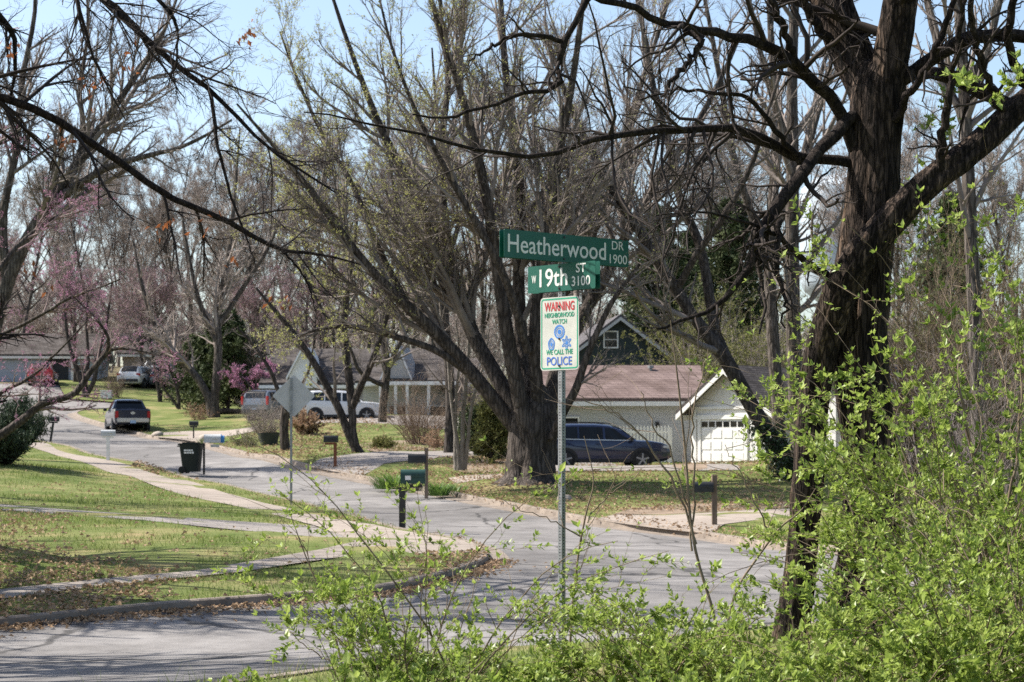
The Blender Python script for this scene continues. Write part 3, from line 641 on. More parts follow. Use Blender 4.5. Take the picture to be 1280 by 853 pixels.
# porch house
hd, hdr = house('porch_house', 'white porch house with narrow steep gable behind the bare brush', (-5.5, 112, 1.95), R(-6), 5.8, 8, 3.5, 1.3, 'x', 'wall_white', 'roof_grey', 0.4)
mb = MB(); mb.prism([(-0.75, 3.6), (0.75, 3.6), (0, 5.5)], -1.6, 3, 'y'); mb.V[-1][:, 0] += -0.75; mb.build('gable_wall', M['wall_grey'], hd)
mb = MB()
for s in (-1, 1):
    pr = [(0, 5.55), (s * 0.9, 3.4), (s * 0.9, 3.56), (0, 5.75)]
    mb.prism(pr if s < 0 else pr[::-1], -1.8, -1.62, 'y')
mb.V = [v + np.array([-0.75, 0, 0]) for v in mb.V]; mb.build('gable_trim', M['white'], hd)
mb = MB(); mb.prism([(-2.0, 3.35), (0.3, 3.6), (0.3, 3.75), (-2.0, 3.5)], -2.6, 2.6, 'x'); mb.build('porch_roof', M['roof_grey'], hd)
MB().box((0, -1.98, 3.32), (5.3, 0.07, 0.2)).build('porch_fascia', M['white'], hd)
for x in (-1.6, -0.75, -0.1, 1.1, 2.4): MB().box((x, -1.85, 1.6), (0.16, 0.16, 3.3)).build('porch_post', M['white'], hd)
dr = MB().box((-0.95, -0.03, 1.05), (0.9, 0.06, 2.1)).build('door', M['brown_door'], hd); MB().disc((-0.62, -0.08, 1.0), 0.035, (0, 1, 0), 0.05, 8).build('handle', M['chrome'], dr)
window(hd, -2.2, 1.5, 0.8, 1.1); window(hd, 1.4, 1.5, 1.4, 1.2)
# house at the top of the road
he, _ = house('hillside_house', 'blue grey house with wide garage at the top of the road', (-39.2, 155, 6.3), R(4), 13, 9, 2.7, 1.7, 'x', 'wall_bluegrey', 'roof_grey', 0.5)
gd = MB().box((0.6, -0.03, 1.1), (4.8, 0.06, 2.2)).build('garage_door', M['wall_bluegrey'], he)
MB().box((3.9, -0.04, 1.15), (1.4, 0.08, 2.3)).build('entry', M['dark_void'], he)
MB().box((4.95, -0.3, 1.2), (0.18, 0.18, 2.6)).build('porch_post', M['white'], he)
window(he, 5.7, 1.4, 0.9, 1.0); window(he, -4.2, 1.4, 1.4, 1.1)
# white house glimpsed through the shrub on the right
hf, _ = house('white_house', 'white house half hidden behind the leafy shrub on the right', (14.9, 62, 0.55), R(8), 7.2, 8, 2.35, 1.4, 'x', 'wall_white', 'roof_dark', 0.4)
window(hf, -1.2, 1.35, 1.0, 1.1); window(hf, 1.6, 1.35, 1.0, 1.1)
corner_boards(hf, 7.2, 2.35)
# houses on the far rise, glimpsed between the trees
hg, _ = house('brown_house', 'low brown house far up the side street behind the parked cars', (-27.5, 172, 7.3), R(8), 12, 8, 2.6, 1.7, 'x', 'wall_tan', 'roof_grey', 0.5)
window(hg, -2, 1.4, 1.3, 1.1); window(hg, 2.4, 1.4, 1.3, 1.1)
# water tower
wt = thing('water_tower', 'pale blue water tower standing far behind the large dark tree', 'water tower', (55, 330, -0.8))
def lathe(prof, k=40):
    mb = MB(); p = np.array([(0, 0, z) for r, z in prof], float); mb.tubes(p[None], np.array([[max(r, 0.01) for r, z in prof]]), k); return mb
lathe([(3.6, 0), (3.4, 12), (3.5, 26)], 32).build('shaft', M['tower'], wt, smooth=40)
lathe([(3.5, 26), (6.5, 28.5), (7.2, 30), (7.2, 44.5), (7.0, 45.4), (5.0, 47), (2.0, 47.8), (0.02, 48)], 48).build('tank', M['tower'], wt, smooth=30)
mb = MB(); mb.tube([(a, b, 45.6) for a, b in [(6.6 * math.cos(t), 6.6 * math.sin(t)) for t in np.linspace(0, 6.283, 40)]], 0.08, 6); mb.build('railing', M['galv'], wt)
# ------------------------------------------------------------------ street sign on its perforated post
ALLFONT = {}
def lettering(txt, h, parent, m, x, z, sx=0.72, y=-0.003, name='lettering', align='CENTER', weight=0.0, width=None):
    """letters standing on a plate that faces -Y; h is the capital height"""
    cu = bpy.data.curves.new('t', 'FONT'); cu.body = txt; cu.size = h / 0.69; cu.align_x = 'CENTER'; cu.extrude = 0.0006; cu.offset = weight; cu.resolution_u = 4
    o = bpy.data.objects.new('t', cu); COL.objects.link(o); bpy.context.view_layer.update()
    me = bpy.data.meshes.new_from_object(o.evaluated_get(bpy.context.evaluated_depsgraph_get()))
    bpy.data.objects.remove(o); bpy.data.curves.remove(cu)
    n = len(me.vertices); v = np.empty(n * 3, np.float32); me.vertices.foreach_get('co', v); v = v.reshape(-1, 3)
    x0, x1 = v[:, 0].min(), v[:, 0].max()
    if width: sx = width / (x1 - x0)
    out = np.stack([(v[:, 0] - (x0 + x1) / 2) * sx + x, np.full(n, y) - v[:, 2], v[:, 1] + z], 1)
    me.vertices.foreach_set('co', out.ravel().astype(np.float32)); me.update(); me.name = name
    ob = bpy.data.objects.new(name, me); COL.objects.link(ob); me.materials.append(m); ob.parent = parent
    return ob
def rrect(w, h, r, k=6):
    p = []
    for cx, cz, a0 in ((w / 2 - r, h / 2 - r, 0), (-w / 2 + r, h / 2 - r, 90), (-w / 2 + r, -h / 2 + r, 180), (w / 2 - r, -h / 2 + r, 270)):
        for i in range(k + 1):
            a = R(a0 + 90 * i / k); p.append((cx + r * math.cos(a), cz + r * math.sin(a)))
    return p
def plate(w, h, r, th, name, m, parent, loc=(0, 0, 0), rz=0.0):
    mb = MB(); mb.prism(rrect(w, h, r), -th / 2, th / 2, 'y'); o = mb.build(name, m, parent); o.location = loc; o.rotation_euler = (0, 0, rz); return o
def ring(w, h, r, t, y, name, m, parent):
    a, b = np.array(rrect(w, h, r)), np.array(rrect(w - 2 * t, h - 2 * t, max(r - t, 0.004))); k = len(a)
    v = np.concatenate([np.c_[a[:, 0], np.full(k, y), a[:, 1]], np.c_[b[:, 0], np.full(k, y), b[:, 1]]])
    mb = MB(); mb.add(v, [[i, (i + 1) % k, (i + 1) % k + k, i + k] for i in range(k)]); return mb.build(name, m, parent)
def perforated_post(H, half, pitch, hr, parent, name='post', rz=0.0):
    mb = MB(); n = int(H / pitch); A = np.arange(8) * math.pi / 4 + math.pi / 8
    sq = [(half, .25), (.25 * 2 * half, .5), ]
    for f in range(4):
        rot = np.array(Matrix.Rotation(f * math.pi / 2, 3, 'Z'))
        for i in range(n):
            zc = (i + .5) * pitch
            inn = np.stack([hr * np.cos(A), np.full(8, -half), zc + hr * np.sin(A)], 1)
            inb = inn + np.array([0, 0.006, 0])
            ou = []
            for a in A:
                c, s = math.cos(a), math.sin(a); k = 1 / max(abs(c), abs(s)); ou.append((half * max(-1, min(1, c * k)), -half, zc + pitch / 2 * max(-1, min(1, s * k))))
            # push the octagon of outer points on to the corners
            ou = np.array(ou)
            for j in range(8):
                pass
            cor = np.array([(half, -half, zc + pitch / 2), (-half, -half, zc + pitch / 2), (-half, -half, zc - pitch / 2), (half, -half, zc - pitch / 2)])
            v = np.concatenate([inn, inb, ou, cor]) @ rot.T
            q = [[j, (j + 1) % 8, (j + 1) % 8 + 8, j + 8] for j in range(8)]
            q += [[j + 16, (j + 1) % 8 + 16, (j + 1) % 8, j] for j in range(8)]
            t = [[16, 24, 17], [18, 25, 19], [20, 26, 21], [22, 27, 23]]
            mb.add(v, q, t)
    o = mb.build(name, M['galv'], parent); o.rotation_euler = (0, 0, rz); return o

SX, SY = 0.415, 16.6; SZ = g1(SX, SY)
ss = thing('street_sign', 'green street name blades and white warning sign on perforated steel post', 'street sign', (SX, SY, SZ))
AH, AN = R(41), R(-47)
PH = 3.50 - SZ
perforated_post(PH, 0.0222, 0.0254, 0.0062, ss, rz=AN)
MB().box((0, 0, PH / 2 - 0.3), (0.030, 0.030, PH - 0.1)).build('post_hollow_shade', M['black'], ss).rotation_euler = (0, 0, AN)  # black filler in the hollow tube, painting the shade seen through the holes
zH, zN, zW = 3.362 - SZ, 3.118 - SZ, 2.652 - SZ
def off(rz, d, x=0.0): return (math.cos(rz) * x + math.sin(rz) * d, math.sin(rz) * x - math.cos(rz) * d)
ox, oy = off(AH, 0.027, 0.045)
hb = plate(1.41, 0.229, 0.012, 0.003, 'name_blade', M['sign_green'], ss, (ox, oy, zH), AH); hb['label'] = 'long green blade reading Heatherwood DR 1900'
lettering('Heatherwood', 0.146, hb, M['sign_white'], -0.115, -0.068, width=1.10, weight=0.0012)
lettering('DR', 0.072, hb, M['sign_white'], 0.575, 0.026, width=0.14, weight=0.0004)
lettering('1900', 0.076, hb, M['sign_white'], 0.582, -0.092, width=0.205, weight=0.0004)
bx, by = off(AH, -0.027, 0.045 - 0.0)
hb2 = plate(1.41, 0.229, 0.012, 0.003, 'name_blade', M['sign_green'], ss, (bx, by, zH), AH)
ox, oy = off(AN, 0.027, 0.02)
nb = plate(0.80, 0.226, 0.012, 0.003, 'name_blade', M['sign_green'], ss, (ox, oy, zN), AN); nb['label'] = 'shorter green blade reading W 19th ST 3100'
lettering('W', 0.064, nb, M['sign_white'], -0.325, -0.030, width=0.055, weight=0.001)
lettering('19th', 0.145, nb, M['sign_white'], -0.09, -0.066, width=0.335, weight=0.0022)
lettering('ST', 0.072, nb, M['sign_white'], 0.235, 0.030, width=0.115, weight=0.001)
lettering('3100', 0.078, nb, M['sign_white'], 0.235, -0.080, width=0.215, weight=0.001)
bx, by = off(AN, -0.027, 0.02)
plate(0.80, 0.226, 0.012, 0.003, 'name_blade', M['sign_green'], ss, (bx, by, zN), AN)
ox, oy = off(AN, 0.026, 0.0)
wp = plate(0.457, 0.61, 0.035, 0.002, 'warning_plate', M['sign_face'], ss, (ox, oy, zW), AN); wp['label'] = 'white plate reading warning neighborhood watch we call the police'
ring(0.437, 0.59, 0.028, 0.012, -0.0022, 'border', M['sign_line'], wp)
lettering('WARNING', 0.072, wp, M['sign_red'], 0, 0.192, width=0.355, weight=0.0018)
lettering('NEIGHBORHOOD', 0.038, wp, M['sign_line'], 0, 0.137, width=0.35, weight=0.0006)
lettering('WATCH', 0.038, wp, M['sign_line'], 0, 0.082, width=0.175, weight=0.0006)
lettering('WE CALL THE', 0.040, wp, M['sign_line'], 0, -0.172, width=0.315, weight=0.0008)
lettering('POLICE', 0.068, wp, M['sign_blue'], 0, -0.262, width=0.295, weight=0.001)
def badge(cx, cz, rx, rz_, pts, name):
    mb = MB()
    k = 36
    def loop(f, yy): 
        return np.array([(cx + rx * f * q * math.cos(a), yy, cz + rz_ * f * q * math.sin(a)) for a, q in [(2 * math.pi * i / k + math.pi / 2, (1 - pts[1] * (0.5 - 0.5 * math.cos(pts[0] * 2 * math.pi * i / k)))) for i in range(k)]])
    for fa, fb in ((1.0, 0.74), (0.62, 0.5), (0.36, 0.02)):
        v = np.concatenate([loop(fa, -0.0023), loop(fb, -0.0023)]); mb.add(v, [[i, (i + 1) % k, (i + 1) % k + k, i + k] for i in range(k)])
    return mb.build(name, M['sign_badge'], wp)
badge(0.0, 0.013, 0.066, 0.062, (16, 0.08), 'round_badge'); badge(-0.095, -0.088, 0.042, 0.056, (5, 0.08), 'oval_badge'); badge(0.085, -0.080, 0.062, 0.062, (6, 0.48), 'star_badge')
mb = MB()
for rz, zs, d in ((AH, (zH - 0.09, zH + 0.09), 0.032), (AN, (zN - 0.09, zN + 0.09), 0.032), (AN, (zW - 0.27, zW + 0.225, zW - 0.045), 0.030)):
    for z in zs: 
        a, b = off(rz, d); mb.disc((a, b, z), 0.009, (math.sin(rz), -math.cos(rz), 0), 0.008, 8)
mb.build('bolt', M['black'], ss)

# diamond warning sign seen from behind
dx_, dy_, dz_ = at(364, 50)
ds = thing('warning_sign', 'blank grey back of a diamond road sign on thin steel post', 'road sign', (dx_, dy_, dz_ - 0.02))
zc = P3(368, 494, 50)[2] - dz_
MB().prism([(-0.028, 0), (0.028, 0), (0.028, zc + 0.45), (-0.028, zc + 0.45)], -0.03, 0.02, 'y').build('post', M['galv'], ds)
p = plate(0.76, 0.76, 0.05, 0.003, 'plate', M['alu'], ds, (0.06, 0.026, zc), 0); p.rotation_euler = (0, R(45), R(6))
mb = MB()
for s in (-.25, .25): mb.disc((0.03, -0.035, zc + s), 0.015, (0, 1, 0), 0.012, 8)
mb.build('bolt', M['galv'], ds)

# ------------------------------------------------------------------ mailboxes and bin
def mailbox(label, px, Y, H, rz, box, post, L=0.48, w=0.17, h=0.22, lean=0.0, pw=0.09, arm=True, name='mailbox', flag=None, number=False, over=0.0, shift=0.0):
    t = thing(name, label, 'mailbox', at(px, Y, -0.03), rz, 'mailboxes along the kerbs')
    zt = H - h
    pm = MB(); pm.prism([(-pw / 2, 0), (pw / 2, 0), (pw / 2 + lean, zt + over), (-pw / 2 + lean, zt + over)], -pw / 2 + (0.0), pw / 2, 'y')
    ob = pm.build('post', M[post], t)
    lx = lean + shift
    prof = [(-w / 2, 0), (w / 2, 0)] + [(w / 2 * math.cos(a), h - w / 2 + w / 2 * math.sin(a)) for a in np.linspace(0, math.pi, 10)]
    b = MB(); b.prism([(a, c + zt + 0.012) for a, c in prof], -L / 2, L / 2, 'x')
    b.V = [v + np.array([lx, 0, 0]) for v in b.V]; bx = b.build('box', M[box], t, smooth=40)
    d = MB(); d.prism([(a * 1.06, c * 1.04 + zt + 0.006) for a, c in prof], L / 2 + 0.002, L / 2 + 0.02, 'x'); d.V = [v + np.array([lx, 0, 0]) for v in d.V]
    d.build('door', M[flag or box], bx)
    if arm: MB().box((lx, 0, zt - 0.035), (L * 0.8, 0.09, 0.075)).build('arm', M[post], t)
    f = MB(); f.box((lx + L * 0.15, -w / 2 - 0.012, zt + h * 0.55), (0.2, 0.012, 0.03)); f.box((lx + L * 0.22, -w / 2 - 0.013, zt + h * 0.62), (0.05, 0.012, 0.07)); f.build('flag', M[box], t)
    if number: MB().box((lx - L * 0.18, -w / 2 - 0.004, zt + h * 0.45), (0.12, 0.006, 0.09)).build('number_plate', M['white'], bx)
    return t
mailbox('black mailbox on a leaning dark post beside the far left kerb', 63, 93, 1.18, R(6), 'black', 'black', lean=0.14, pw=0.1, h=0.23, L=0.5)
mailbox('grey mailbox on a white post beyond the sidewalk in front of the pickup', 135, 76, 1.18, R(4), 'grey_paint', 'white', pw=0.12, h=0.23, L=0.52)
m3 = mailbox('pale grey mailbox with blue end on black post beside the bin', 255, 69, 1.38, R(2), 'grey_paint', 'black', pw=0.07, h=0.29, w=0.26, L=0.58, arm=False, flag='blue_paint', shift=0.30)
MB().tube([(0.52, 0, 1.09 + .13), (0.70, 0, 1.09 + .13)], 0.13, 14).build('newspaper_tube', M['blue_paint'], m3); MB().box((0.38, 0, 0.99), (0.3, 0.012, 0.1)).build('name_plate', M['grey_paint'], m3)
mailbox('small black mailbox on thin post across the road from the bin', 242, 96, 0.86, R(3), 'black', 'black', pw=0.06, L=0.42)
mailbox('black mailbox on a red brown wooden post below the twin trunks', 419, 70, 1.12, R(4), 'black', 'wood_red', pw=0.11, L=0.5, h=0.24, w=0.2, shift=-0.16)
mailbox('black mailbox hung on the side of a tall weathered post by the daylilies', 533, 55, 1.22, R(2), 'black', 'wood', pw=0.1, L=0.48, h=0.25, over=0.42, arm=False, shift=-0.27)
mailbox('dark green mailbox with white number on black post behind the shrub sprig', 503, 42, 1.22, R(-3), 'green_paint', 'black', pw=0.13, L=0.50, h=0.30, w=0.22, shift=0.22, number=True)
mailbox('black mailbox beside a taller wooden post at the right driveway', 893, 46, 1.02, R(2), 'black', 'wood', pw=0.115, L=0.44, h=0.24, w=0.2, over=0.42, arm=False, shift=-0.27)

bx_, by_, bz_ = at(239, 69, -0.0)
wb = thing('wheeled_bin', 'dark green wheeled rubbish bin with white lettering at the kerb', 'rubbish bin', (bx_, by_, bz_), R(-8))
mb = MB(); 
a = rrect(0.50, 0.56, 0.05, 3); b = rrect(0.66, 0.74, 0.06, 3); k = len(a)
mb.add([(p[0] + 0.02, p[1], 0.06) for p in a] + [(p[0], p[1], 1.0) for p in b], [[i, (i + 1) % k, (i + 1) % k + k, i + k] for i in range(k)], None, [list(range(k))[::-1], list(range(k, 2 * k))])
body = mb.build('body', M['bin'], wb, smooth=40)
mb = MB(); mb.prism(rrect(0.70, 0.78, 0.06, 3), 1.0, 1.045, 'z'); mb.V[-1] = mb.V[-1]; mb.box((-0.36, 0, 1.0), (0.10, 0.5, 0.07)); mb.box((0, 0, 1.06), (0.5, 0.6, 0.04)); mb.build('lid', M['bin'], wb, bevel=0.012)
MB().tube([(-0.42, -0.24, 0.94), (-0.42, 0.24, 0.94)], 0.018, 8).build('handle', M['bin'], wb)
for s in (-1, 1):
    w_ = MB().disc((-0.24, s * 0.29, 0.125), 0.125, (0, 1, 0), 0.06, 20).build('wheel', M['rubber'], wb); MB().disc((-0.24, s * 0.325, 0.125), 0.05, (0, 1, 0), 0.012, 12).build('hub', M['bin'], w_)
mb = MB()
for r_, (zz, ws) in enumerate(((0.80, (.07, .05, .09, .06)), (0.72, (.09, .07, .06, .08)))):
    x = -0.15
    for wd in ws: mb.box((x + wd / 2, -(0.28 + 0.09 * (zz - .06) / .94) - .004, zz), (wd, 0.004, 0.055), rx=R(-5)); x += wd + 0.016
mb.build('lettering', M['sign_white'], wb)

# ------------------------------------------------------------------ vehicles
def vehicle(name, label, cat, loc, rz, paint, L, W, st, wheels, wr, sidewin, rear, front, tail, suv=True, group=None, plate_z=0.62, bike=False):
    """heading +X, rear bumper at x=0; st rows: x, underside, belt, roof, half width, roof half width"""
    t = thing(name, label, cat, loc, rz, group); st = np.array(st, float)
    def S(x): return [np.interp(x, st[:, 0], st[:, c]) for c in range(1, 6)]
    xs = np.unique(np.r_[st[:, 0], np.linspace(0, L, 70)]); n = len(xs); ring_ = []
    for x in xs:
        lo, be, ro, w, wt = S(x); ro = max(ro, be + 0.012); zm = (lo + be) / 2
        h = [(0, lo), (w * .86, lo), (w * .97, lo + .10), (w, zm), (w * .995, zm + (be - zm) * .45), (w * .965, be), (wt, be + (ro - be) * .88), (wt * .86, be + (ro - be) * .97), (wt * .5, ro), (0, ro + .012)]
        ring_.append([(x, a, c) for a, c in h] + [(x, -a, c) for a, c in h[-2:0:-1]])
    k = len(ring_[0]); v = np.array(ring_).reshape(-1, 3)
    i, j = np.meshgrid(np.arange(n - 1), np.arange(k), indexing='ij')
    q = np.stack([i * k + j, (i + 1) * k + j, (i + 1) * k + (j + 1) % k, i * k + (j + 1) % k], -1).reshape(-1, 4)[:, ::-1]
    mb = MB(); mb.add(v, q, None, [list(range(k)), list(range((n - 1) * k, n * k))[::-1]])
    body = mb.build('body', M[paint], t, smooth=34)
    def patch(name, x0, x1, v0, v1, side, m=14, slx0=0.0, slx1=0.0, mt='glass', par=None):
        P_ = []
        for a in np.linspace(0, 1, m):
            for vv in (v0, (v0 + v1) / 2, v1):
                xa = x0 + slx0 * (vv - v0) / (v1 - v0); xb = x1 + slx1 * (vv - v0) / (v1 - v0); x = xa + (xb - xa) * a
                lo, be, ro, w, wt = S(x); ro = max(ro, be + .012); y = w * .965 + (wt - w * .965) * vv / .88; z = be + (ro - be) * vv
                P_.append((x, side * (y + 0.006), z))
        mb = MB(); i, j = np.meshgrid(np.arange(m - 1), np.arange(2), indexing='ij'); q = np.stack([i * 3 + j, (i + 1) * 3 + j, (i + 1) * 3 + j + 1, i * 3 + j + 1], -1).reshape(-1, 4)
        mb.add(P_, q if side < 0 else q[:, ::-1]); return mb.build(name, M[mt], par or body, smooth=60)
    for side in (-1, 1):
        for (x0, x1, s0, s1) in sidewin:
            patch('side_window', x0, x1, 0.06, 0.80, side, slx0=s0, slx1=s1)
    for (x0, x1, nm, sgn) in ((*rear, 'rear_window', -1), (*front, 'windscreen', 1)):
        P_ = []
        for x in np.linspace(x0, x1, 8):
            lo, be, ro, w, wt = S(x); ro = max(ro, be + .012)
            for yy in np.linspace(-.84, .84, 7): P_.append((x + sgn * 0.012, wt * yy, ro + 0.012 * (1 - abs(yy)) + 0.012))
        mb = MB(); i, j = np.meshgrid(np.arange(7), np.arange(6), indexing='ij'); q = np.stack([i * 7 + j, (i + 1) * 7 + j, (i + 1) * 7 + j + 1, i * 7 + j + 1], -1).reshape(-1, 4)
        mb.add(P_, q); mb.build(nm, M['glass'], body, smooth=60)
    for x in wheels:
        for s in (-1, 1):
            w = S(x)[3]; yc = s * (w - 0.10)
            a = MB(); aa = np.linspace(-0.15, math.pi + 0.15, 22)
            pr = [(x + math.cos(q_) * wr * 1.22, wr + math.sin(q_) * wr * 1.22) for q_ in aa]
            a.prism(pr if s < 0 else pr, min(s * (w - .16), s * (w + .008)), max(s * (w - .16), s * (w + .008)), 'y'); a.build('wheel_arch', M['cladding'], body)
            wh = MB(); p = np.array([(x, yc - .11, wr), (x, yc - .10, wr), (x, yc - .085, wr), (x, yc + .085, wr), (x, yc + .10, wr), (x, yc + .125 * 1, wr)]); wh.V = []
            ty = MB(); ty.tube(np.array([(x, yc - .12, wr), (x, yc - .10, wr), (x, yc + .10, wr), (x, yc + .125, wr)]), np.array([wr * .9, wr, wr, wr * .9]), 28)
            wt_ = ty.build('wheel', M['rubber'], t, smooth=40)
            ri = MB(); yo = yc + s * .13; ri.disc((x, yo - s * .006, wr), wr * .66, (0, 1, 0), 0.012, 24)
            r1 = ri.build('rim', M['cladding'], wt_)
            sp = MB()
            for q_ in range(5):
                an = q_ * 2 * math.pi / 5 + .3; sp.box((x + math.cos(an) * wr * .33, yo + s * .006, wr + math.sin(an) * wr * .33), (wr * .62, .016, wr * .17), ry=-an)
            sp.disc((x, yo + s * .008, wr), wr * .16, (0, 1, 0), 0.02, 14)
            sp.build('spokes', M['alloy'], wt_)
    # lower cladding, bumper, lights, plate, mirrors, handles
    lo0, be0, ro0, w0, wt0 = S(0.0)
    rb = MB(); rb.box((-0.03, 0, lo0 + .13), (0.14, w0 * 1.9, .22)); rb.build('rear_bumper', M['chrome' if cat == 'pickup truck' else 'cladding'], t, bevel=0.03)
    fb = MB(); lf, bf, rf, wf, _ = S(L); fb.box((L + .01, 0, lf + .12), (.12, wf * 1.85, .22)); fb.build('front_bumper', M['cladding'], t, bevel=.03)
    MB().box((-0.035 - (0.09 if cat == 'pickup truck' else 0), 0, plate_z), (.012, .31, .16)).build('number_plate', M['plate'], t)
    for s in (-1, 1):
        tx, tz, th, tw = tail; w = S(tx)[3]
        MB().box((tx - .015, s * (w - tw / 2 + .005), tz), (.12, tw, th)).build('tail_light', M['lamp_red'], t, bevel=.015)
        hx = L - .17; lo, be, ro, w, wt = S(hx)
        MB().box((hx, s * (w - .12), be - .09), (.26, .26, .12), rz=s * -.25).build('headlight', M['lamp_clear'], t, bevel=.03)
        mx = front[0] + (front[1] - front[0]) * .72; lo, be, ro, w, wt = S(mx)
        mm = MB(); mm.box((mx, s * (w + .09), be + .07), (.12, .2, .15)); mm.build('mirror', M['black'], body, bevel=.03)
        for hx in [sidewin[0][0] + .25, (sidewin[0][0] + sidewin[-1][1]) / 2 + .1][:2]:
            lo, be, ro, w, wt = S(hx); MB().box((hx, s * (w * .98 + .012), be - .13), (.16, .03, .03)).build('handle', M[paint], body)
        mb = MB(); x0, x1 = wheels[0] + wr * 1.25, wheels[1] - wr * 1.25; lo, be, ro, w, wt = S((x0 + x1) / 2); mb.box(((x0 + x1) / 2, s * (w - .01), lo + .07), (x1 - x0, .05, .13)); mb.build('side_sill', M['cladding'], body)
        if suv:
            xr = np.linspace(rear[1] + .25, front[0] - .05, 8); rl = MB()
            rl.tube([(x, s * (S(x)[4] * .88), S(x)[2] + .05) for x in xr], .018, 6); rl.build('roof_rail', M['black'], body)
    return t, body, S
SUV = [(0, .44, .84, .86, .82, .76), (.04, .38, .98, 1.02, .89, .80), (.10, .34, 1.07, 1.14, .915, .76), (.22, .32, 1.10, 1.38, .925, .72), (.42, .31, 1.10, 1.60, .93, .68), (.62, .29, 1.10, 1.655, .93, .665), (1.2, .24, 1.08, 1.685, .935, .66), (2.0, .24, 1.06, 1.685, .935, .665), (2.5, .24, 1.05, 1.645, .935, .665), (2.9, .24, 1.045, 1.50, .935, .70), (3.42, .24, 1.04, 1.075, .93, .82), (3.95, .26, 1.01, 1.045, .925, .84), (4.3, .28, .96, .985, .91, .83), (4.5, .32, .89, .91, .87, .79), (4.6, .38, .80, .82, .80, .73), (4.64, .42, .72, .74, .76, .70)]
v1, vb, vS = vehicle('parked_suv', 'navy blue compact suv parked side on before the white ranch house', 'car', (P3(669, 590, 74.0)[0], 74.0, 0.5 * (g1(1.2, 74.0) + g1(5.6, 74.8)) + .012), R(8), 'navy', 4.62, 1.86, SUV, (.92, 3.62), .36, [(.62, 1.35, .22, .02), (1.42, 2.25, 0, 0), (2.33, 3.30, 0, -.62)], (.14, .55), (2.62, 3.46), (.10, 1.0, .2, .3))
v1.scale = (1.07, 1.0, 1.0)
for s in (-1, 1):   # bright trim under the side windows
    MB().tube([(x, s * (vS(x)[3] * .97 + .006), vS(x)[1] + .02) for x in np.linspace(.6, 3.3, 14)], .022, 5).build('window_trim', M['chrome'], vb)
# pickup
PU = [(0, .62, 1.28, 1.29, .90, .86), (.04, .56, 1.33, 1.34, .96, .90), (.3, .5, 1.34, 1.35, .99, .92), (1.68, .45, 1.35, 1.36, 1.0, .93), (1.72, .45, 1.36, 1.50, 1.0, .86), (1.95, .45, 1.36, 1.84, 1.0, .76), (2.3, .45, 1.35, 1.92, 1.0, .745), (3.2, .45, 1.33, 1.92, 1.0, .745), (3.6, .45, 1.31, 1.82, 1.0, .77), (4.2, .45, 1.29, 1.33, 1.0, .88), (4.9, .46, 1.24, 1.27, .99, .88), (5.5, .5, 1.16, 1.18, .96, .84), (5.7, .55, .95, .97, .9, .8)]
px_, py_, pz_ = at(166, 107.0, -.1)
v2, pb, pS = vehicle('parked_pickup', 'dark blue pickup truck parked at the right kerb seen from behind', 'pickup truck', (px_, py_, pz_), R(90 + 17), 'darkblue', 5.7, 2.0, PU, (1.15, 4.75), .40, [(2.0, 2.75, .12, 0), (2.85, 3.95, 0, -.45)], (1.70, 1.96), (3.45, 4.15), (.02, 1.05, .36, .17), suv=False, plate_z=.66)
mb = MB(); mb.box((-.012, 0, 1.02), (.03, 1.42, .5)); mb.build('tailgate', M['darkblue'], pb, bevel=.012)
mb = MB(); mb.disc((-.035, 0, 1.13), .075, (1, 0, 0), .012, 18); mb.V = [v * np.array([1, 1.6, 1]) for v in mb.V]; mb.build('badge', M['chrome'], pb)
MB().box((.85, 0, 1.372), (1.5, 1.72, .02)).build('bed_cover', M['cladding'], pb)
MB().box((1.83, 0, 1.66), (.02, 1.34, .3), ry=R(-25)).build('rear_window', M['glass'], pb)
# white crossover
v3, _, _ = vehicle('parked_crossover', 'white car parked side on behind the twin trunks', 'car', at(374, 106.5, -0.02), R(3), 'white_car', 4.62, 1.86, SUV, (.92, 3.62), .35, [(.62, 1.35, .22, .02), (1.42, 2.25, 0, 0), (2.33, 3.30, 0, -.62)], (.14, .55), (2.62, 3.46), (.10, 1.0, .2, .3))
# grey van, red and far cars
VAN = [(0, .42, .9, .92, .84, .80), (.05, .36, 1.05, 1.25, .92, .82), (.15, .33, 1.1, 1.6, .95, .78), (.35, .31, 1.1, 1.74, .97, .74), (1.2, .24, 1.08, 1.78, .98, .735), (2.6, .24, 1.05, 1.76, .98, .735), (3.2, .24, 1.03, 1.6, .98, .76), (4.0, .24, 1.0, 1.05, .97, .84), (4.5, .26, .93, .96, .95, .82), (4.85, .34, .75, .77, .84, .72)]
v4, _, _ = vehicle('parked_van', 'blue grey van with red tail light on the drive behind the planter', 'van', at(318, 112, -0.02), R(62), 'grey_car', 4.85, 1.95, VAN, (.95, 3.9), .35, [(.35, 1.5, .05, 0), (1.6, 2.6, 0, 0), (2.7, 3.7, 0, -.6)], (.06, .3), (3.25, 3.95), (.06, 1.15, .5, .15), suv=False)
v5, _, _ = vehicle('parked_hatchback', 'red car parked at the garage at the top of the road', 'car', at(50, 146, 0.0), R(97), 'red_car', 4.62, 1.86, SUV, (.92, 3.62), .36, [(.62, 1.35, .22, .02), (1.42, 2.25, 0, 0), (2.33, 3.30, 0, -.62)], (.14, .55), (2.62, 3.46), (.10, 1.0, .22, .32), suv=False)
CARW = [(.62, 1.35, .22, .02), (1.42, 2.25, 0, 0), (2.33, 3.30, 0, -.62)]
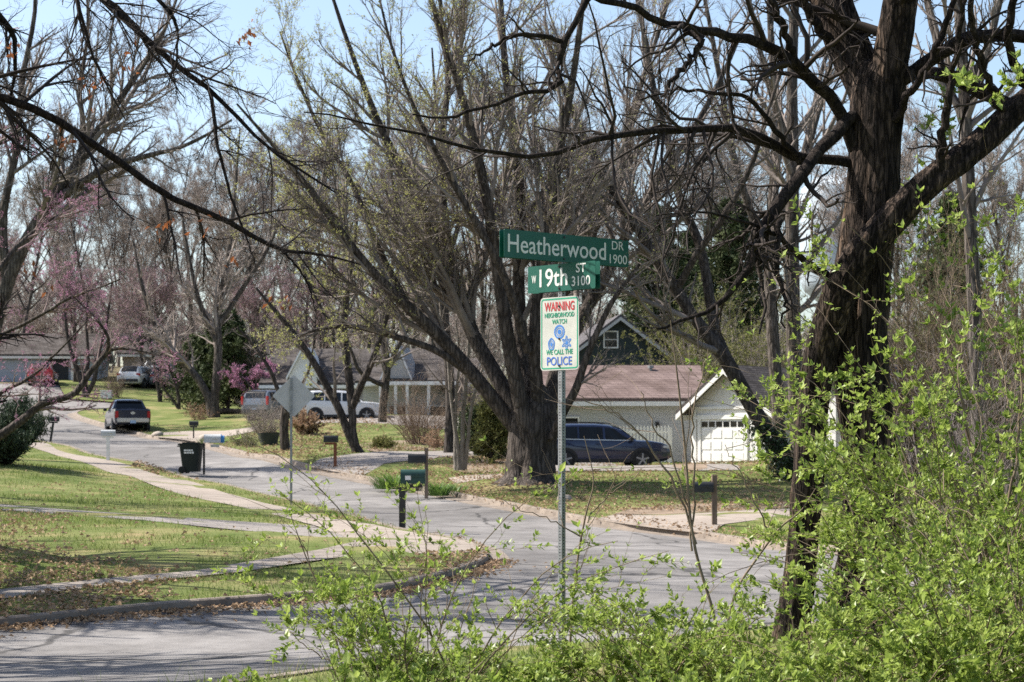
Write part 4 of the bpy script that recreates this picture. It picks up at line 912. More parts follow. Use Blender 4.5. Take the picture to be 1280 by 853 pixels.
for (nm, lab, px, Y, rz, pt) in [('parked_estate', 'white car parked beyond the pickup on the side street', 160, 148, 78, 'white_car'), ('parked_saloon', 'silver car parked farthest up the side street, glinting in the sun', 190, 160, 75, 'silver_car'), ('parked_saloon', 'grey blue car low behind the small forked tree on the side street', 203, 149, 110, 'grey_car')]:
    vehicle(nm, lab, 'car', at(px, Y, 0.0), R(rz), pt, 4.62, 1.86, SUV, (.92, 3.62), .36, CARW, (.14, .55), (2.62, 3.46), (.10, 1.0, .2, .3), suv=False)
# tub, timber, boulders by the far kerb
tb = thing('planter', 'large dark round planter tub on the far lawn', 'planter', at(336, 85, -0.03))
mb = MB(); mb.tube([(0, 0, 0), (0, 0, .5), (0, 0, .56)], np.array([.33, .47, .5]), 18); mb.tube([(0, 0, .561), (0, 0, .562)], np.array([.44, .01]), 18, cap=False); mb.build('pot', M['terracotta'], tb, smooth=40)
MB().disc((0, 0, .575), .43, (0, 0, 1), .02, 18).build('soil', M['dirt'], tb)
lg = MB(); a = np.array(at(266, 122, .18)); b = np.array(at(302, 122, .14)); lg.tube([a, (a + b) / 2 + np.array([0, .05, .03]), b], np.array([.2, .17, .15]), 10)
tag(lg.build('log', M['bark_mid'], smooth=50), 'dark fallen log lying on the far lawn left of the grey van', 'log')
def rock(px, Y, s, label, seed):
    bm = bmesh.new(); bmesh.ops.create_icosphere(bm, subdivisions=3, radius=1)
    for v in bm.verts:
        n_ = vnoise(np.array([[v.co.x * 1.7 + seed, v.co.y * 1.7, v.co.z * 1.7]]))[0]; v.co *= 0.75 + .5 * n_; v.co.z *= .62
    me = bpy.data.meshes.new('boulder'); bm.to_mesh(me); bm.free(); me.materials.append(M['stone']); o = bpy.data.objects.new('boulder', me); COL.objects.link(o); o.location = at(px, Y, s * .25); o.scale = (s, s, s)
    for p_ in me.polygons: p_.use_smooth = True
    return tag(o, label, 'rock')
rock(258, 92, .38, 'brown boulder beside the small driveway across the road', 1.0); rock(197, 103, .3, 'pale boulder on the kerb right of the pickup', 4.0)
rock(705, 53.5, .2, 'small stone on the kerb below the central tree', 9.0)
# white lidded box by the side street
wbx = thing('utility_box', 'low white utility box on the far bank left of the pickup', 'utility box', at(133, 137, 0)); MB().box((0, 0, .3), (.75, .45, .5)).build('cabinet', M['white'], wbx, bevel=.03); MB().box((0, 0, .58), (.82, .52, .06)).build('lid', M['white'], wbx, bevel=.02)
# ------------------------------------------------------------------ trees
def crom(p, m):
    """smooth resampling of a hand-set path of rows (x, y, z, radius)"""
    p = np.asarray(p, float); n = len(p)
    e = np.vstack([2 * p[0] - p[1], p, 2 * p[-1] - p[-2]]); out = []
    for t in np.linspace(0, n - 1 - 1e-6, m):
        i = int(t); u = t - i; a, b, c, d = e[i], e[i + 1], e[i + 2], e[i + 3]
        out.append(0.5 * (2 * b + (c - a) * u + (2 * a - 5 * b + 4 * c - d) * u * u + (3 * b - a - 3 * c + d) * u ** 3))
    out = np.array(out); out[:, 3] = np.maximum(out[:, 3], 0.003); return out
def limb(pts, m=14):
    """pts rows: photo column, photo row, distance, radius in photo pixels"""
    r = np.array([[*P3(a, b, Y), rad * Y / F] for a, b, Y, rad in pts]); q = crom(r, m); return q
def spawn(rng, P, Rr, per, t0, t1, ang, ratio, rr, npts, noise, up, lmin=0.05, lmax=9, tip=0.3, plen=None, rmin=0.0, droop=None):
    """children of every path: P (N,n,3), Rr (N,n); PER children each; returns their paths and radii"""
    N, n, _ = P.shape
    if plen is None: plen = np.linalg.norm(np.diff(P, axis=1), axis=2).sum(1)
    cnt = np.asarray(per(plen) if callable(per) else np.full(N, per)); cnt = np.floor(cnt + rng.random(N)).astype(int)
    idx = np.repeat(np.arange(N), cnt); K = len(idx)
    if K == 0: return np.zeros((0, npts, 3)), np.zeros((0, npts))
    t = rng.uniform(t0, t1, K); f = t * (n - 1); i = np.minimum(f.astype(int), n - 2); a = (f - i)[:, None]
    pos = P[idx, i] * (1 - a) + P[idx, i + 1] * a; tan = norm(P[idx, i + 1] - P[idx, i]); r = Rr[idx, i] * (1 - a[:, 0]) + Rr[idx, i + 1] * a[:, 0]
    ref = norm(rng.normal(0, 1, (K, 3))); per_ = norm(np.cross(tan, ref))
    an = np.radians(rng.normal(ang[0], ang[1], K))[:, None]; d = norm(np.cos(an) * tan + np.sin(an) * per_)
    L = np.clip(plen[idx] * ratio * (1 - 0.55 * t) * rng.uniform(0.55, 1.25, K), lmin, lmax)
    r0 = np.maximum(np.minimum(r * rr, L * 0.035 + 0.002), rmin); out = np.empty((K, npts, 3)); out[:, 0] = pos
    for j in range(1, npts):
        d = norm(d + rng.normal(0, noise, (K, 3)) + np.array([0, 0, up if droop is None else up + droop * j / npts]))
        out[:, j] = out[:, j - 1] + d * (L / (npts - 1))[:, None]
    return out, r0[:, None] * np.linspace(1, tip, npts)[None] 
def upsample_group(lst, m):
    P = np.stack([crom(q, m) for q in lst]); return P[:, :, :3], P[:, :, 3]
def root_at(name, label, base, cat='tree', group=None): return thing(name, label, cat, tuple(base), 0, group)
def rel(P, base): return P - np.asarray(base)[None, None]
def buds(rng, P, n, size, up=0.3, frac=(0.2, 1.0)):
    N, m, _ = P.shape; idx = rng.integers(0, N, n); t = rng.uniform(*frac, n) * (m - 1); i = np.minimum(t.astype(int), m - 2); a = (t - i)[:, None]
    p = P[idx, i] * (1 - a) + P[idx, i + 1] * a + rng.normal(0, size * .4, (n, 3)); d = norm(rng.normal(0, 1, (n, 3)) + np.array([0, 0, up])); nr = norm(rng.normal(0, 1, (n, 3)))
    return p, d, nr

def bare_tree(seed, H, r0, spread=1.0, n1=13, n2=7, n3=6, n4=5, twig='twig_far', bark='bark_grey', up1=0.10, clear=0.22, forks=1, lean=(0, 0), ang=42, rmin=0.006, bud=None, nb=0, bs=0.05, k_=3):
    """trunk and crown meshes of a leafless tree standing at the origin"""
    rng = rngof(seed); tr = []; 
    for f in range(forks):
        az = rng.uniform(0, 6.28); sp = (0.0 if forks == 1 else 0.16) ; p = np.array([rng.normal(0, .05), rng.normal(0, .05), -0.2]); d = norm(np.array([math.cos(az) * sp + lean[0], math.sin(az) * sp + lean[1], 1.0])); pts = []
        m = 16; h = H * rng.uniform(.8, 1.0)
        for j in range(m):
            tt = j / (m - 1); pts.append([*p, r0 * (1 - tt) ** 0.9 * (1.35 if j == 0 else 1.0) * (1 if f == 0 else .75) + 0.012]); d = norm(d + rng.normal(0, .07, 3) + np.array([0, 0, .04])); p = p + d * h / (m - 1)
        tr.append(np.array(pts))
    P0 = np.stack(tr)[:, :, :3]; R0 = np.stack(tr)[:, :, 3]
    P1, R1 = spawn(rng, P0, R0, n1, clear, .97, (ang, 9), .42 * spread, .62, 9, .10, up1, .6, 7, .28, rmin=rmin * 2)
    P2, R2 = spawn(rng, P1, R1, n2, .2, 1, (36, 10), .55, .6, 6, .10, .05, .4, 4, .3, rmin=rmin * 1.4)
    P3_, R3 = spawn(rng, P2, R2, n3, .15, 1, (36, 12), .58, .6, 5, .11, .03, .3, 2.2, .35, rmin=rmin)
    P4, R4 = spawn(rng, P3_, R3, n4, .15, 1, (35, 12), .62, .6, 4, .12, .03, .25, 1.4, .4, rmin=rmin * .8)
    a = MB(); a.tubes(P0, R0, 9); a.tubes(P1, R1, 5)
    b = MB(); b.tubes(P2, R2, 4); b.tubes(P3_, R3, 3); b.tubes(P4, R4, k_)
    t = (a, b, bark, twig, None)
    if bud:
        c = MB(); p, d, nr = buds(rng, P4, nb, bs); c.leaves(p, d, nr, bs * rng.uniform(.6, 1.3, nb), bs * .7); t = (a, b, bark, twig, (c, bud))
    return t
def make_tree(parts, name, label, loc, rz=0, s=1.0, group=None, cat='tree'):
    t = thing(name, label, cat, loc, rz, group); t.scale = (s, s, s)
    a, b, bark, twig, c = parts
    a.build('trunk', M[bark], t, smooth=180); b.build('crown', M[twig], t, smooth=180)
    if c: c[0].build('blossom' if 'blossom' in c[1] else 'buds', M[c[1]], t)
    return t

# ---- the large dark tree beside the street sign
rng = rngof(101)
base = np.array(at(1070, 18.0, -0.05))
T1 = root_at('shaggy_tree', 'large dark shaggy barked tree with double trunk right of the street sign', base)
def bark_tube(pts, m, k, seed, amp):
    """a limb whose surface is broken into long shaggy plates"""
    q = limb(pts, m); P, r = q[:, :3], q[:, 3]
    mb = MB(); mb.tubes(P[None], r[None], k); v = mb.V[0].reshape(m, k, 3); c = P[:, None, :]; d = v - c; rad = np.linalg.norm(d, axis=2, keepdims=True)
    s = np.r_[0, np.cumsum(np.linalg.norm(np.diff(P, axis=0), axis=1))]
    A = np.arange(k) / k * 2 * math.pi; an = np.stack(np.broadcast_arrays(np.cos(A)[None] * 1.0, np.sin(A)[None] * 1.0, s[:, None] * 0.9), -1)
    fr = r.mean() / 0.06
    ridge = 1 - np.abs(vnoise(an * np.array([2.6 * fr ** .6, 2.6 * fr ** .6, 2.0]) + seed) * 2 - 1); fine = vnoise(an * np.array([7 * fr ** .6, 7 * fr ** .6, 5.0]) + seed * 3); big = vnoise(an * np.array([.9, .9, .8]) + seed * 7)
    off_ = (ridge - .6) * .9 + (fine - .5) * .7 + (big - .5) * 1.6
    v = v + d / np.maximum(rad, 1e-6) * (off_ * amp)[..., None] * np.minimum(1, r[:, None, None] / .1)
    return v.reshape(-1, 3) - base, mb.Q[0], q
def add_bark(mb, *a):
    v, q, path = bark_tube(*a); mb.add(v, q); return path
tm = MB()
trunk = add_bark(tm, [(1072, 810, 18.0, 53.3), (1078, 760, 18.0, 43.0), (1086, 690, 18, 37.8), (1088, 600, 18, 34.4), (1082, 520, 18, 31.8), (1074, 430, 18, 31.0), (1080, 340, 18, 32.7), (1091, 250, 18, 31.0), (1095, 180, 18, 30.1), (1098, 120, 18, 31.8), (1098, 85, 18, 20.6), (1098, 70, 18, 2.6)], 200, 56, 1.0, .036)
stem = add_bark(tm, [(988, 815, 17.9, 25.8), (993, 770, 17.9, 20.6), (1002, 700, 17.9, 18.9), (1010, 600, 17.9, 18.9), (1016, 510, 17.9, 18.9), (1030, 430, 17.8, 20.6), (1058, 350, 17.6, 21.5), (1104, 288, 17.5, 19.8), (1155, 236, 17.5, 18.1), (1210, 192, 17.6, 17.2), (1262, 146, 17.7, 16.3), (1320, 90, 17.8, 14.6), (1400, 0, 18, 11.2)], 200, 44, 5.0, .028)
lf_ = add_bark(tm, [(1100, 165, 18.05, 20.6), (1088, 120, 18.1, 24.1), (1066, 70, 18.2, 24.1), (1046, 20, 18.3, 23.2), (1028, -40, 18.4, 21.5), (1000, -140, 18.6, 17.2), (985, -260, 18.8, 11.2)], 90, 40, 9.0, .026)
rf_ = add_bark(tm, [(1098, 165, 18, 20.6), (1106, 110, 17.95, 23.2), (1118, 50, 17.9, 22.4), (1130, -20, 17.8, 20.6), (1150, -130, 17.6, 16.3), (1180, -260, 17.5, 10.3)], 90, 40, 13.0, .026)
T1trunk = tm.build('trunk', M['bark_dark'], T1, smooth=180)
LM = [
    [(1072, 200, 18, 10), (1040, 128, 17.8, 10), (1000, 86, 17.5, 9.5), (955, 56, 17.2, 8.5), (905, 44, 16.9, 7.5), (850, 36, 16.6, 6.5), (800, 14, 16.3, 5.5), (745, -4, 16.0, 5), (690, -30, 15.8, 3)],
    [(1078, 206, 18, 9), (1030, 200, 17.9, 8), (985, 190, 17.8, 8), (955, 178, 17.7, 8.5), (925, 160, 17.5, 7), (880, 163, 17.2, 6), (830, 165, 17, 5.5), (770, 170, 16.7, 5), (700, 190, 16.4, 4.2), (640, 196, 16.2, 3.6), (590, 188, 16, 3), (540, 170, 15.8, 2.4), (440, 152, 15.6, 1.6), (380, 140, 15.5, 1)],
    [(1076, 140, 18, 11), (1040, 170, 17.7, 10), (1002, 215, 17.4, 10), (968, 262, 17.2, 10), (950, 298, 17.1, 9), (940, 330, 17, 7), (920, 362, 16.9, 5.5), (890, 386, 16.8, 4), (855, 402, 16.7, 3), (822, 414, 16.6, 1.5)],
    [(1110, 112, 18, 13), (1140, 92, 17.9, 12), (1170, 70, 17.8, 11), (1205, 50, 17.7, 11), (1245, 46, 17.6, 10.5), (1290, 48, 17.6, 10), (1350, 70, 17.6, 8)],
    [(1172, 228, 17.5, 8), (1178, 190, 17.4, 7), (1182, 140, 17.3, 6.5), (1192, 90, 17.2, 5.5), (1200, 40, 17.1, 4.5), (1212, -20, 17, 3.5)],
    [(1118, 150, 17.8, 7), (1140, 112, 17.6, 6), (1165, 70, 17.4, 5.5), (1182, 30, 17.3, 5), (1196, -20, 17.2, 4)],
    [(1268, 140, 17.8, 13), (1235, 118, 18, 13), (1198, 98, 18.2, 12), (1165, 92, 18.4, 10), (1138, 94, 18.6, 9), (1120, 80, 18.8, 7), (1108, 40, 19, 5)],
    [(1036, 346, 17.7, 6), (1012, 330, 17.5, 5.5), (985, 304, 17.3, 4.5), (962, 290, 17.1, 3.5), (935, 280, 16.9, 2.5), (880, 264, 16.7, 1.6), (820, 268, 16.6, 1)],
    [(740, -8, 16.0, 5.2), (722, 20, 15.9, 5), (708, 50, 15.9, 4.8), (699, 78, 15.9, 4.6), (703, 104, 15.9, 4.6), (672, 112, 15.8, 3.6), (640, 122, 15.7, 3.2), (596, 138, 15.6, 2.8), (560, 146, 15.5, 2.4), (520, 148, 15.4, 1.4)],
    [(702, 52, 15.9, 4), (672, 44, 15.8, 3.8), (640, 46, 15.7, 3.3), (618, 56, 15.7, 2.8), (600, 68, 15.6, 2), (585, 72, 15.6, 1)],
    [(855, 37, 16.6, 5), (876, 52, 16.5, 5), (862, 74, 16.5, 4.8), (842, 98, 16.4, 4), (828, 122, 16.4, 2)],
    [(1046, 60, 18.2, 8), (1020, 30, 18, 7.5), (1000, -10, 17.8, 7), (960, -60, 17.5, 5)],
    [(1000, 90, 17.5, 7), (985, 50, 17.3, 6), (968, 10, 17.1, 5.5), (950, -40, 17, 4)],
    [(1000, 205, 17.8, 5), (975, 170, 17.6, 4.5), (940, 128, 17.3, 3.5), (900, 118, 17, 3), (850, 112, 16.7, 2.2), (800, 126, 16.5, 1.5)],
    [(968, 262, 17.2, 5), (974, 290, 17, 5), (970, 330, 16.9, 4.2), (982, 372, 16.8, 3), (978, 410, 16.8, 1.4)],
    [(1262, 146, 17.7, 7), (1230, 90, 17.3, 6), (1215, 20, 17, 5), (1212, -60, 16.8, 3)],
    [(1290, 120, 17.7, 8), (1262, 60, 17.4, 7), (1268, 0, 17.2, 6), (1300, -60, 17, 4)]]
LP, LR = upsample_group([limb(l, 20) for l in LM], 22); LR = LR * .8
jit = rng.normal(0, .012, LP.shape); jit[:, 0] = 0; LP = LP + jit
mb = MB(); mb.tubes(rel(LP, base), LR, 9); mb.build('limb', M['bark_limb'], T1, smooth=180)
A1, B1 = spawn(rng, LP, LR, lambda L: 3.2 * L + 3, .12, 1, (52, 16), .30, .55, 8, .20, -.03, .35, 1.7, .35, rmin=.004)
A2, B2 = spawn(rng, A1, B1, lambda L: 4.2 * L + 1, .12, 1, (48, 16), .55, .6, 6, .22, -.03, .16, .9, .4, rmin=.0028)
A3, B3 = spawn(rng, A2, B2, lambda L: 4.5 * L + .6, .15, 1, (45, 18), .55, .6, 4, .22, -.02, .08, .4, .45, rmin=.0020)
up_ = np.stack([crom(np.c_[q[0][:, :3], q[0][:, 3]], 20) for q in ((lf_,), (rf_,))]); 
U1, V1 = spawn(rng, up_[:, :, :3], up_[:, :, 3], 9, .3, 1, (55, 12), .5, .4, 10, .14, .02, 1.2, 4, .3)
U2, V2 = spawn(rng, U1, V1, 9, .15, 1, (48, 14), .45, .55, 7, .18, -.04, .4, 1.6, .35, rmin=.004)
U3, V3 = spawn(rng, U2, V2, 7, .1, 1, (45, 14), .5, .6, 5, .2, -.05, .15, .8, .4, rmin=.0025)
mb = MB()
for P_, R_, k_ in ((A1, B1, 5), (A2, B2, 4), (A3, B3, 3), (U1, V1, 6), (U2, V2, 4), (U3, V3, 3)): mb.tubes(rel(P_, base), R_, k_)
mb.build('crown', M['twig_dark'], T1, smooth=180)

# ---- the broad many stemmed tree in the middle
rng = rngof(202); Y2 = 59.0; base = np.array(at(660, Y2, -0.1))
T2 = root_at('maple_tree', 'broad many stemmed tree with spring buds standing on the central lawn', base)
ST = [
    [(668, 566, 59, 16), (640, 530, 59, 15), (606, 486, 58.8, 14), (560, 432, 58.5, 12.5), (512, 386, 58, 11), (470, 345, 57.4, 9), (430, 296, 57, 7.5), (388, 238, 56.5, 6), (340, 180, 56, 4), (296, 130, 55.6, 2)],
    [(668, 560, 59, 18), (646, 514, 59, 17), (618, 466, 59.2, 15), (592, 420, 59.3, 14), (573, 366, 59.4, 12.5), (548, 300, 59.5, 10), (512, 230, 59.5, 8.5), (476, 160, 59.5, 7), (446, 84, 59.5, 5), (420, 10, 59.5, 3.5), (400, -60, 59.5, 1.5)],
    [(574, 372, 59.4, 10), (560, 310, 60, 9), (553, 240, 60.4, 8), (553, 170, 60.6, 7), (560, 100, 60.8, 5.5), (552, 30, 61, 4.5), (548, -60, 61, 2.5)],
    [(664, 560, 58.6, 17), (650, 500, 58.4, 15), (636, 430, 58, 13.5), (624, 350, 57.8, 12), (612, 270, 57.5, 10.5), (596, 190, 57, 9), (574, 110, 56.6, 7), (548, 30, 56.2, 5.5), (520, -60, 56, 3)],
    [(670, 560, 59, 17), (660, 500, 59.2, 15), (652, 430, 59.6, 13), (648, 340, 60, 11.5), (651, 260, 60.2, 10), (644, 180, 60.4, 8.5), (632, 90, 60.6, 7), (626, 0, 60.8, 5), (620, -100, 61, 3)],
    [(676, 560, 59, 16), (672, 500, 58.6, 14), (668, 430, 58.2, 12), (674, 350, 58, 10.5), (688, 270, 57.8, 9.5), (700, 190, 57.5, 8), (716, 100, 57, 6.5), (728, 10, 56.5, 5), (740, -80, 56, 3)],
    [(682, 560, 59.2, 16), (688, 500, 59.5, 15), (700, 452, 60, 13.5), (728, 396, 60.4, 12), (762, 336, 60.8, 10.5), (792, 278, 61.2, 9), (830, 214, 61.6, 7.5), (868, 160, 62, 6), (905, 90, 62.4, 4.5), (940, 10, 62.8, 2.5)],
    [(690, 548, 58.4, 9), (706, 512, 58, 8.5), (720, 486, 57.8, 8), (736, 440, 57.6, 6.5), (764, 380, 57.4, 5), (800, 330, 57.2, 3)],
    [(664, 470, 60, 10), (700, 380, 61, 9), (742, 290, 62, 8), (778, 200, 63, 6.5), (800, 110, 63.5, 5), (830, 20, 64, 3.5), (850, -60, 64, 2)],
    [(660, 440, 58, 8), (632, 350, 57, 7.5), (590, 270, 56.4, 6.5), (556, 210, 56, 5.5), (520, 140, 55.5, 4), (490, 60, 55, 3), (470, -20, 55, 1.6)],
    [(600, 478, 58.8, 8), (548, 440, 58.4, 7), (490, 420, 58, 6), (440, 408, 57.6, 5), (398, 412, 57.2, 3.5), (360, 424, 57, 2)],
    [(512, 386, 58, 7), (468, 300, 58.4, 6), (440, 230, 58.8, 5), (404, 170, 59, 4), (372, 100, 59.2, 3), (350, 40, 59.4, 1.8)]]
SPp, SPr = upsample_group([limb(l, 24) for l in ST], 24)
SPr *= .66
tm = MB(); tm.tubes(rel(SPp, base), SPr, 12)
bt = limb([(662, 612, 59, 37), (663, 596, 59, 31), (664, 575, 59, 29), (665, 552, 59, 29), (666, 530, 59, 29), (668, 505, 59, 25), (664, 475, 59, 10), (664, 460, 59, 3)], 46)
k = 40; mbb = MB(); mbb.tubes(bt[None, :, :3], bt[None, :, 3], k); v = mbb.V[0].reshape(46, k, 3); A = np.arange(k) / k * 2 * math.pi
s_ = np.linspace(0, 1, 46)[:, None]; c_ = bt[:, None, :3]
fl = 1 + .07 * np.cos(7 * A + 1.0)[None] * np.clip(1.15 - s_, .35, 1.2) + .04 * np.cos(4 * A)[None] + .35 * np.clip(.14 - s_, 0, 1) / .14 * (0.4 + np.abs(np.cos(3.5 * A)))[None]
fl = fl + (vnoise(np.stack(np.broadcast_arrays(np.cos(A)[None] * 5, np.sin(A)[None] * 5, s_ * 14), -1)) - .5) * .14
v = c_ + (v - c_) * fl[..., None]; tm.add(v.reshape(-1, 3) - base, mbb.Q[0])
tm.build('trunk', M['bark_mid'], T2, smooth=180)
A1, B1 = spawn(rng, SPp, SPr, lambda L: 1.0 * L + 3, .28, 1, (30, 10), .34, .55, 9, .07, .05, 1.2, 5, .3, rmin=.012)
A2, B2 = spawn(rng, A1, B1, lambda L: 2.6 * L + 2.4, .12, 1, (31, 10), .55, .6, 7, .08, .03, .6, 2.6, .3, rmin=.007)
A3, B3 = spawn(rng, A2, B2, lambda L: 2.9 * L + 1.8, .12, 1, (32, 11), .6, .6, 5, .09, .03, .35, 1.5, .35, rmin=.005)
A4, B4 = spawn(rng, A3, B3, lambda L: 3.4 * L + 1.0, .12, 1, (33, 12), .65, .6, 4, .11, .03, .25, .9, .4, rmin=.0046)
mb = MB(); mb.tubes(rel(A1, base), B1, 6); mb.tubes(rel(A2, base), B2, 4); mb.tubes(rel(A3, base), B3, 3); mb.tubes(rel(A4, base), B4, 3)
mb.build('crown', M['twig'], T2, smooth=180)
pc = np.concatenate([A3[:, :4], A4]); pc = pc[rng.random(len(pc)) < np.clip((-pc[:, 0, 0] + 4.0) / 9, .12, 1)]
p, d, nr = buds(rng, pc, 30000, .05); mb = MB(); mb.leaves(p - base, d, nr, .056 * rng.uniform(.5, 1.5, len(p)), .038); mb.build('buds', M['bud'], T2)
print('maple twigs', len(A2), len(A3), len(A4))

def path_tree(name, label, basep, stems, seed, bark, twig, lv, dens=1.0, bud=None, nb=0, bs=.05, k=10, up=.05, rmin=.005, sub=None, group=None, t0=.3, ivy=0, ltwig=1.0, ang=40, cat='tree', rs=.74):
    """a tree whose trunk and main limbs follow hand-set paths; finer wood is grown on them"""
    rng = rngof(seed); b = np.array(basep); t = root_at(name, label, b, cat, group)
    P, Rr = upsample_group([limb(l, 18) for l in stems], 20); Rr = Rr * rs
    P = P + np.r_[[np.zeros((P.shape[1], 3))], rng.normal(0, .008, (len(P) - 1, *P.shape[1:]))] if len(P) > 1 else P
    m_ = MB(); m_.tubes(rel(P, b), Rr, k); m_.build('trunk', M[bark], t, smooth=180)
    A1, B1 = spawn(rng, P, Rr, lambda L: (1.1 * L + 2) * dens, t0, 1, (ang - 4, 12), .32 * ltwig, .55, 8, .10, up, .5, 4.5, .3, rmin=rmin * 2.2)
    A2, B2 = spawn(rng, A1, B1, lambda L: (2.2 * L + 2) * dens, .12, 1, (37, 12), .52, .6, 6, .12, up * .6, .35, 2.2, .35, rmin=rmin * 1.4)
    A3, B3 = spawn(rng, A2, B2, lambda L: (2.8 * L + 1.2) * dens, .12, 1, (37, 13), .56, .6, 5, .13, up * .5, .2, 1.2, .4, rmin=rmin)
    m_ = MB(); m_.tubes(rel(A1, b), B1, 5); m_.tubes(rel(A2, b), B2, 4); m_.tubes(rel(A3, b), B3, 3)
    if lv > 3:
        A4, B4 = spawn(rng, A3, B3, lambda L: (3 * L + .8) * dens, .12, 1, (42, 14), .55, .6, 4, .2, up * .4, .12, .7, .45, rmin=rmin * .8); m_.tubes(rel(A4, b), B4, 3)
    m_.build('crown', M[twig], t, smooth=180)
    if bud:
        pc = A4 if lv > 3 else A3; p, d, nr = buds(rng, pc, nb, bs); m_ = MB(); m_.leaves(p - b, d, nr, bs * rng.uniform(.6, 1.4, nb), bs * .7); m_.build('blossom' if bud == 'blossom' else 'buds', M[bud], t)
    if ivy:
        n = ivy; idx = rng.integers(0, 1, n); tt = rng.uniform(0, .2, n) * 19; i = np.minimum(tt.astype(int), 18); a = rng.uniform(0, 6.283, n)
        c = P[idx, i] + (P[idx, i + 1] - P[idx, i]) * (tt - i)[:, None]; o = np.stack([np.cos(a), np.sin(a), rng.normal(0, .2, n)], 1); p = c + o * (Rr[idx, i] + rng.gamma(1.5, .10, n))[:, None]
        m_ = MB(); m_.leaves(p - b, norm(rng.normal(0, 1, (n, 3)) - np.array([0, 0, .5])), norm(o + rng.normal(0, .4, (n, 3))), .10 * rng.uniform(.7, 1.3, n), .09); m_.build('ivy', M['ivy'], t)
    return t
# ---- leaning trunk grown with ivy, right of the small garage
path_tree('leaning_tree', 'slim tree leaning left over the small garage with ivy at its foot', at(990, 60, -.1),
    [[(990, 606, 60, 17), (982, 580, 60, 15), (958, 538, 60, 14), (932, 495, 60, 13), (908, 450, 60, 12.5), (872, 404, 60, 10), (838, 350, 60, 9), (806, 300, 60, 8), (770, 245, 60, 7), (735, 180, 60, 5.5), (700, 100, 60, 4), (680, 20, 60, 2)],
     [(910, 455, 60, 11), (893, 410, 60.4, 9.5), (884, 350, 60.8, 8.5), (872, 300, 61, 8), (850, 250, 61.2, 7), (836, 180, 61.4, 6), (815, 100, 61.6, 5), (800, 10, 61.8, 3.5), (790, -60, 62, 2)],
     [(846, 362, 60, 7), (870, 320, 59.5, 6), (905, 270, 59, 5.5), (938, 210, 58.6, 4.5), (960, 140, 58.2, 3.5), (985, 60, 58, 2)]], 303, 'bark_mid', 'twig', 4, .8, ivy=1900, rmin=.0045)
# ---- straight trunks behind it
path_tree('straight_tree', 'tall straight grey trunk just left of the large dark tree', at(995, 66, -.1),
    [[(1000, 600, 66, 14), (996, 520, 66, 13), (992, 420, 66, 12.5), (990, 300, 66, 11.5), (991, 200, 66, 10.5), (990, 100, 66, 9), (994, 0, 66, 7), (998, -120, 66, 3)],
     [(991, 250, 66, 6), (1012, 180, 66.5, 5), (1036, 90, 67, 4), (1050, 0, 67.4, 3)], [(990, 190, 66, 6), (965, 120, 65.5, 5), (945, 40, 65, 4), (930, -40, 64.6, 2)]], 304, 'bark_grey', 'twig', 4, .8, rmin=.0045)
path_tree('straight_tree', 'tall grey tree with slightly bent trunk left of the straight one', at(968, 72, -.1),
    [[(975, 585, 72, 12), (972, 500, 72, 11), (966, 420, 72, 10.5), (962, 330, 72, 10), (966, 250, 72, 9), (972, 160, 72, 8), (965, 70, 72, 6), (960, -30, 72, 4), (955, -100, 72, 2)],
     [(962, 340, 72, 7), (940, 270, 71.5, 6.5), (915, 190, 71, 6), (902, 110, 70.6, 5), (885, 20, 70, 3.5), (870, -60, 70, 2)], [(966, 300, 72, 6), (1000, 210, 72.5, 5), (1020, 120, 73, 4), (1046, 20, 73.4, 3)]], 305, 'bark_grey', 'twig', 4, .8, rmin=.0045)
path_tree('grey_tree', 'tall grey tree behind the right edge of the large dark trunk', at(1222, 40, -.1),
    [[(1226, 640, 40, 16), (1222, 480, 40, 15), (1214, 300, 40, 14), (1208, 170, 40, 13), (1202, 60, 40, 12), (1196, -60, 40, 9), (1200, -200, 40, 5)],
     [(1208, 160, 40, 9), (1180, 90, 40.5, 8), (1160, 10, 41, 6), (1140, -80, 41, 4)], [(1206, 120, 40, 8), (1240, 40, 40, 7), (1262, -50, 40, 5)]], 306, 'bark_grey', 'twig', 3, .8, rmin=.004, rs=.6)
